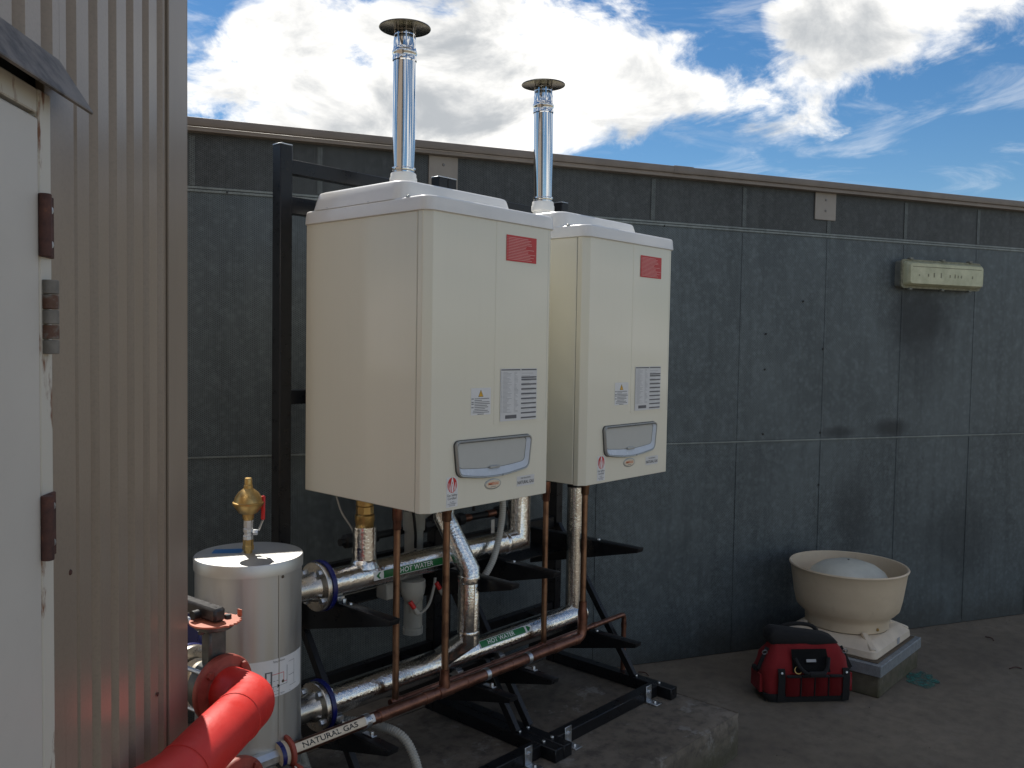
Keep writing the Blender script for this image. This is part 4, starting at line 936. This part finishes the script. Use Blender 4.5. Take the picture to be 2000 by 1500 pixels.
hose('cable', [(1.83, 2.45, 1.19), (1.84, 2.43, 1.13), (1.862, 2.39, 1.06), (1.865, 2.40, .99)], .0032, 'pvc_white_shaded', 'thin white sensor cable beside the brass union near the tank', 'cable', seg=8)
hose('cable', [(2.33, 2.36, 1.19), (2.30, 2.35, 1.13), (2.265, 2.33, 1.06), (2.26, 2.34, .98)], .0032, 'pvc_white_shaded', 'thin white sensor cable beside the stepped foil branch', 'cable', seg=8)
hose('cable', [(2.06, 2.40, 1.19), (2.13, 2.40, 1.12), (2.16, 2.41, 1.03), (2.19, 2.44, .95)], .0055, 'black_rubber', 'black cable hanging under the boiler beside the tank', 'cable', seg=8)
hose('cable', [(2.52, 2.45, 1.19), (2.525, 2.46, 1.12), (2.53, 2.47, 1.04)], .006, 'black_rubber', 'black cable end hanging beside the grey ribbed hose', 'cable', seg=8)
# dosing funnel with red clips under the flow pipe
D = thing('drain_funnel', 'white plastic drain funnel with red tap clips under the flow pipe', 'funnel', (2.02, 2.44, .806))
part('trough', cyl((1.80, 2.43, .855), (2.0, 2.43, .855), .017, 16), 'pvc_grey', D)
part('body', lathe([(.045, .07), (.046, .045), (.042, .02), (.026, -.01), (.013, -.022), (.012, -.05)], (2.08, 2.33, .80), seg=24), 'pvc_white_shaded', D)
part('block', box(1.985, 2.035, 2.36, 2.42, .806, .865, .004), 'pvc_white_shaded', D)
part('tail', sweep(spline([(2.08, 2.33, .755), (2.10, 2.315, .745), (2.14, 2.31, .77), (2.17, 2.315, .83), (2.18, 2.32, .86)], 6), .0055, 10), 'pvc_white_shaded', D)
for q in (((2.05, 2.31, .80), (2.075, 2.295, .755)), ((2.175, 2.31, .845), (2.20, 2.295, .80))):
    c = part('red_clip', cyl(q[0], Vector(q[0]).lerp(Vector(q[1]), .55), .0085, 12, .001), 'red_plastic', D)
    part('clear_end', cyl(Vector(q[0]).lerp(Vector(q[1]), .56), q[1], .0095, 12, .001), 'pvc_white_shaded', c)
# black valve manifold behind the flow pipe
mf = thing('valve_manifold', 'black plastic valve manifold lying behind the upper foil pipe', 'valve')
mf.location = (2.0, 2.52, .98)
part('pipe', cyl((1.93, 2.56, .99), (2.90, 2.56, .99), .014, 14), 'black_rubber', mf)
for x in (1.95, 2.06, 2.33, 2.40, 2.46, 2.52, 2.76):
    u = part('valve_body', lathe([(.015, 0), (.026, .004), (.028, .02), (.026, .036), (.015, .04)], (x, 2.56, .99), (1, 0, 0), 8), 'black_rubber', mf, smooth=20)
for x in (2.42, 2.80): part('label_tag', box(x, x + .03, 2.528, 2.5295, .985, .995), 'zinc_bracket', mf, smooth=0)
part('copper_end', cyl((2.53, 2.56, .99), (2.60, 2.56, .99), .0165, 14), 'copper_dark', mf)
part('copper_end', cyl((2.70, 2.56, .99), (2.75, 2.56, .99), .0165, 14), 'copper_dark', mf)
part('hanger', box(2.70, 2.722, 2.530, 2.533, .88, .97, .001), 'zinc_bracket', mf)

# ------------------------------------------------------------------ roof fan on its curb
FX, FY = 4.685, 1.755
cb = thing('fan_curb', 'square concrete upstand with galvanised cap under the cream fan', 'curb', (FX, FY, 0))
b = box(4.385, 4.975, 1.472, 2.02, 0, .108, .006); bmesh.ops.subdivide_edges(b, edges=b.edges[:], cuts=6, use_grid_fill=True)
for v in b.verts:
    if v.co.z > .001: v.co += Vector((noise.noise(v.co * 13), noise.noise(v.co * 13 + Vector((5, 0, 0))), 0)) * .005
part('concrete_block', b, 'plinth_concrete', cb)
part('metal_cap', box(4.374, 4.986, 1.461, 2.028, .1085, .166, .003), 'curb_galv', cb, smooth=0)
part('cap_top', box(4.40, 4.96, 1.487, 2.002, .1662, .172, .002), 'seam_dark', cb, smooth=0)
fan = thing('roof_fan', 'cream bowl shaped roof extractor fan with grey dome on square base', 'fan', (FX, FY, .172))
def sq(h, z, r=.03): return [Vector((FX + x, FY + y, z)) for x, y in rrect(-h, h, -h * .93, h * .93, r, 4)]
part('base', loft([sq(.268, .1725), sq(.272, .178), sq(.268, .208), sq(.262, .214), sq(.225, .246), sq(.218, .249)]), 'fan_base', fan, smooth=25)
for sx, sy in ((1, 1), (1, -1), (-1, 1), (-1, -1)):
    part('corner_rib', beam((FX + sx * .252, FY + sy * .234, .216), (FX + sx * .16, FY + sy * .15, .262), .035, .02, bev=.006), 'fan_base', fan)
part('rating_plate', grid_patch(-.02, .02, 0, .034, 1, 1, lambda u, v: Vector((FX + .06 + u, FY - .2528 + (v - .0) * .02, .178 + v))), 'print_lightgrey', fan, smooth=0)
bowl = lathe([(.205, .250), (.212, .256), (.214, .296), (.220, .312), (.242, .330), (.262, .352), (.273, .40), (.288, .50), (.294, .545), (.300, .556), (.304, .564), (.300, .571), (.292, .568), (.283, .50), (.266, .40), (.252, .36), (.10, .345), (0, .345)], (FX, FY, 0), seg=72)
part('bowl', bowl, 'fan_plastic', fan, smooth=35)
part('shadow_gap', lathe([(.20, .246), (.208, .2505)], (FX, FY, 0), seg=48), 'seam_dark', fan)
part('dome', lathe([(.212, .40), (.216, .470), (.210, .492), (.187, .532), (.142, .564), (.08, .584), (.0, .591)], (FX, FY, 0), seg=48), 'fan_dome', fan, smooth=50)
part('dome_screw', lathe([(.006, 0), (.005, .005), (0, .006)], (FX, FY, .591), seg=10), 'screw', fan)
for k in range(4):
    a = camd + .7 + k * math.pi / 2; part('dome_strut', beam((FX + .2 * math.cos(a), FY + .2 * math.sin(a), .47), (FX + .275 * math.cos(a), FY + .275 * math.sin(a), .465), .03, .008), 'fan_plastic', fan)
for a, z in ((camd + .12, .275), (camd + 1.2, .275)): part('screw', lathe([(.009, 0), (.007, .004), (0, .005)], (FX + .2145 * math.cos(a), FY + .2145 * math.sin(a), z), (math.cos(a), math.sin(a), 0), 10), 'brass', fan)
part('crack', box(-.002, .002, -.004, 0, 0, .03), 'black_rubber', fan, smooth=0) if False else None

# ------------------------------------------------------------------ tool bag (local x along its length, -y towards the camera)
bag = thing('tool_bag', 'red and black fabric tool bag leaning by the fan curb', 'bag', (4.165, 1.775, 0), R(-43)); bag.scale = (1.07, 1.0, 1.03)
def gp(name, bm, mat, parent=bag, **k): return part(name, bm, mat, parent, world=False, **k)
def dense(l):
    out = []
    for i_, (a, b_) in enumerate(zip(l, l[1:] + l[:1])):
        n = 8 if i_ % 6 == 5 else 1        # the straight stretches between the corner arcs
        out += [(a[0] + (b_[0] - a[0]) * k / n, a[1] + (b_[1] - a[1]) * k / n) for k in range(n)]
    return out
def bsec(hx, hy, z, r, sag=0): return [Vector((x + .012 * noise.noise(Vector((y * 14, z * 16, 2))), y + sag * (x / hx) ** 2 + .014 * noise.noise(Vector((x * 11, z * 15, 5))) * min(1, z / .1), z + .010 * noise.noise(Vector((x * 9, y * 9, z * 7))) * min(1, z / .1))) for x, y in dense(rrect(-hx, hx, -hy, hy, r, 5))]
gp('body', loft([bsec(.19, .09, .032, .03), bsec(.206, .098, .06, .04), bsec(.210, .099, .09, .04), bsec(.211, .098, .12, .045), bsec(.206, .094, .145, .045), bsec(.200, .088, .17, .045), bsec(.188, .076, .205, .04), bsec(.165, .05, .245, .03), bsec(.155, .035, .262, .02), bsec(.15, .028, .266, .015)]), 'bag_red', smooth=60)
gp('base', loft([bsec(.188, .09, .0005, .03), bsec(.197, .099, .012, .035), bsec(.203, .104, .034, .038), bsec(.200, .102, .042, .036)]), 'bag_black', smooth=60)
def shell(x0, x1, z0, z1, y0, y1, bulge, nx=8, nz=5, th=.006):
    """puffy pocket on the front face"""
    b = BM(); V = []
    for j in range(nz + 1):
        w = j / nz; row = []
        for i in range(nx + 1):
            u = i / nx; row.append(b.verts.new((x0 + (x1 - x0) * u, y0 + (y1 - y0) * w - bulge * math.sin(math.pi * u) ** .6 * (.25 + .75 * math.sin(math.pi * min(1, w * 1.0)) ** .5) - .003 * noise.noise(Vector((u * 5, w * 5, x0 * 40))), z0 + (z1 - z0) * w)))
        V.append(row)
    for j in range(nz):
        for i in range(nx): b.faces.new((V[j][i], V[j][i + 1], V[j + 1][i + 1], V[j + 1][i]))
    bmesh.ops.solidify(b, geom=b.faces[:], thickness=th); return b
xs = [-.115, -.045, .02, .085, .15]
for a, b_ in zip(xs, xs[1:]): 
    pk = gp('pocket', shell(a + .002, b_ - .002, .035, .132, -.107, -.109, .012), 'bag_red', smooth=60)
    gp('pocket_trim', box(a + .001, b_ - .001, -.1245, -.106, .128, .138, .003), 'bag_black', pk)
for x in xs[1:-1]: gp('pocket_seam', box(x - .0025, x + .0025, -.114, -.106, .036, .132, .001), 'bag_black')
for x in (-.135, .168):
    s_ = gp('strap', loft([[Vector((x + d, y, z)) for d, y in ((-.016, yy), (.016, yy), (.016, yy + .005), (-.016, yy + .005))] for z, yy in ((.01, -.105), (.04, -.1125), (.12, -.1135), (.155, -.108), (.165, -.103))]), 'bag_black')
    gp('rivet', lathe([(.006, 0), (.005, .003), (0, .004)], (x, -.1105, .147), (0, -1, .2), 10), 'zinc_bracket', s_)
for sx in (-1, 1):
    gp('end_pocket', loft([[Vector((sx * (.205 + d), y, z)) for y, z in ((-.06, .04), (.06, .04), (.058, .12), (-.058, .125))] for d in (0, .012, .014)]), 'bag_red')
    gp('end_buckle', box(sx * .222 - .01, sx * .222 + .01, -.02, .02, .128, .15, .004), 'bag_black')
    gp('end_strap', beam((sx * .216, -.035, .14), (sx * .17, -.02, .24), .03, .006, up=(0, 1, 0)), 'bag_black')
    gp('snap_ring', lathe([(.010, -.002), (.013, -.002), (.013, .002), (.010, .002)], (sx * .19 - .01, -.06, .232), (0, 1, .4), 16, caps=False), 'zinc_bracket')
ctr = [(-.085, -.112, .150), (.092, -.112, .150), (.085, -.068, .247), (-.08, -.068, .247)]
b = BM(); A = [b.verts.new(p) for p in ctr]; b.faces.new(A); bmesh.ops.solidify(b, geom=b.faces[:], thickness=.008); cp = gp('front_patch', b, 'bag_black', smooth=0)
gp('name_tag', grid_patch(-.02, .025, 0, .012, 1, 1, lambda u, v: Vector((u, -.0995 + v * .45 - .0065, .197 + v))), 'print_lightgrey', cp, smooth=0)
gp('top_flap', loft([[Vector((x - .018 * (z - .25) / .06, y + .012, z + (z - .25) * .35 * -x / .15 + .006 * noise.noise(Vector((x * 14, y * 20, z * 9))))) for x, y in rrect(-hx, hx, -hy, hy, .02, 4)] for hx, hy, z in ((.155, .040, .252), (.166, .052, .268), (.158, .05, .296), (.135, .038, .313), (.11, .022, .318))]), 'bag_black', smooth=60)
gp('handle', sweep(spline([(-.075, -.105, .215), (-.055, -.125, .175), (-.02, -.138, .150), (.04, -.138, .150), (.07, -.125, .175), (.085, -.10, .215)], 6), .009, 10), 'bag_black')
gp('handle', sweep(spline([(-.10, .05, .25), (-.09, .07, .30), (-.04, .065, .325), (.04, .065, .325), (.09, .07, .30), (.10, .05, .25)], 6), .010, 10), 'bag_black')
gp('handle_grip', cyl((-.02, -.139, .150), (.055, -.139, .150), .013, 12, .003), 'bag_black')
gp('d_ring', lathe([(.015, -.0015), (.018, -.0015), (.018, .0015), (.015, .0015)], (-.062, -.116, .163), (0, -1, .3), 20, caps=False), 'brass')
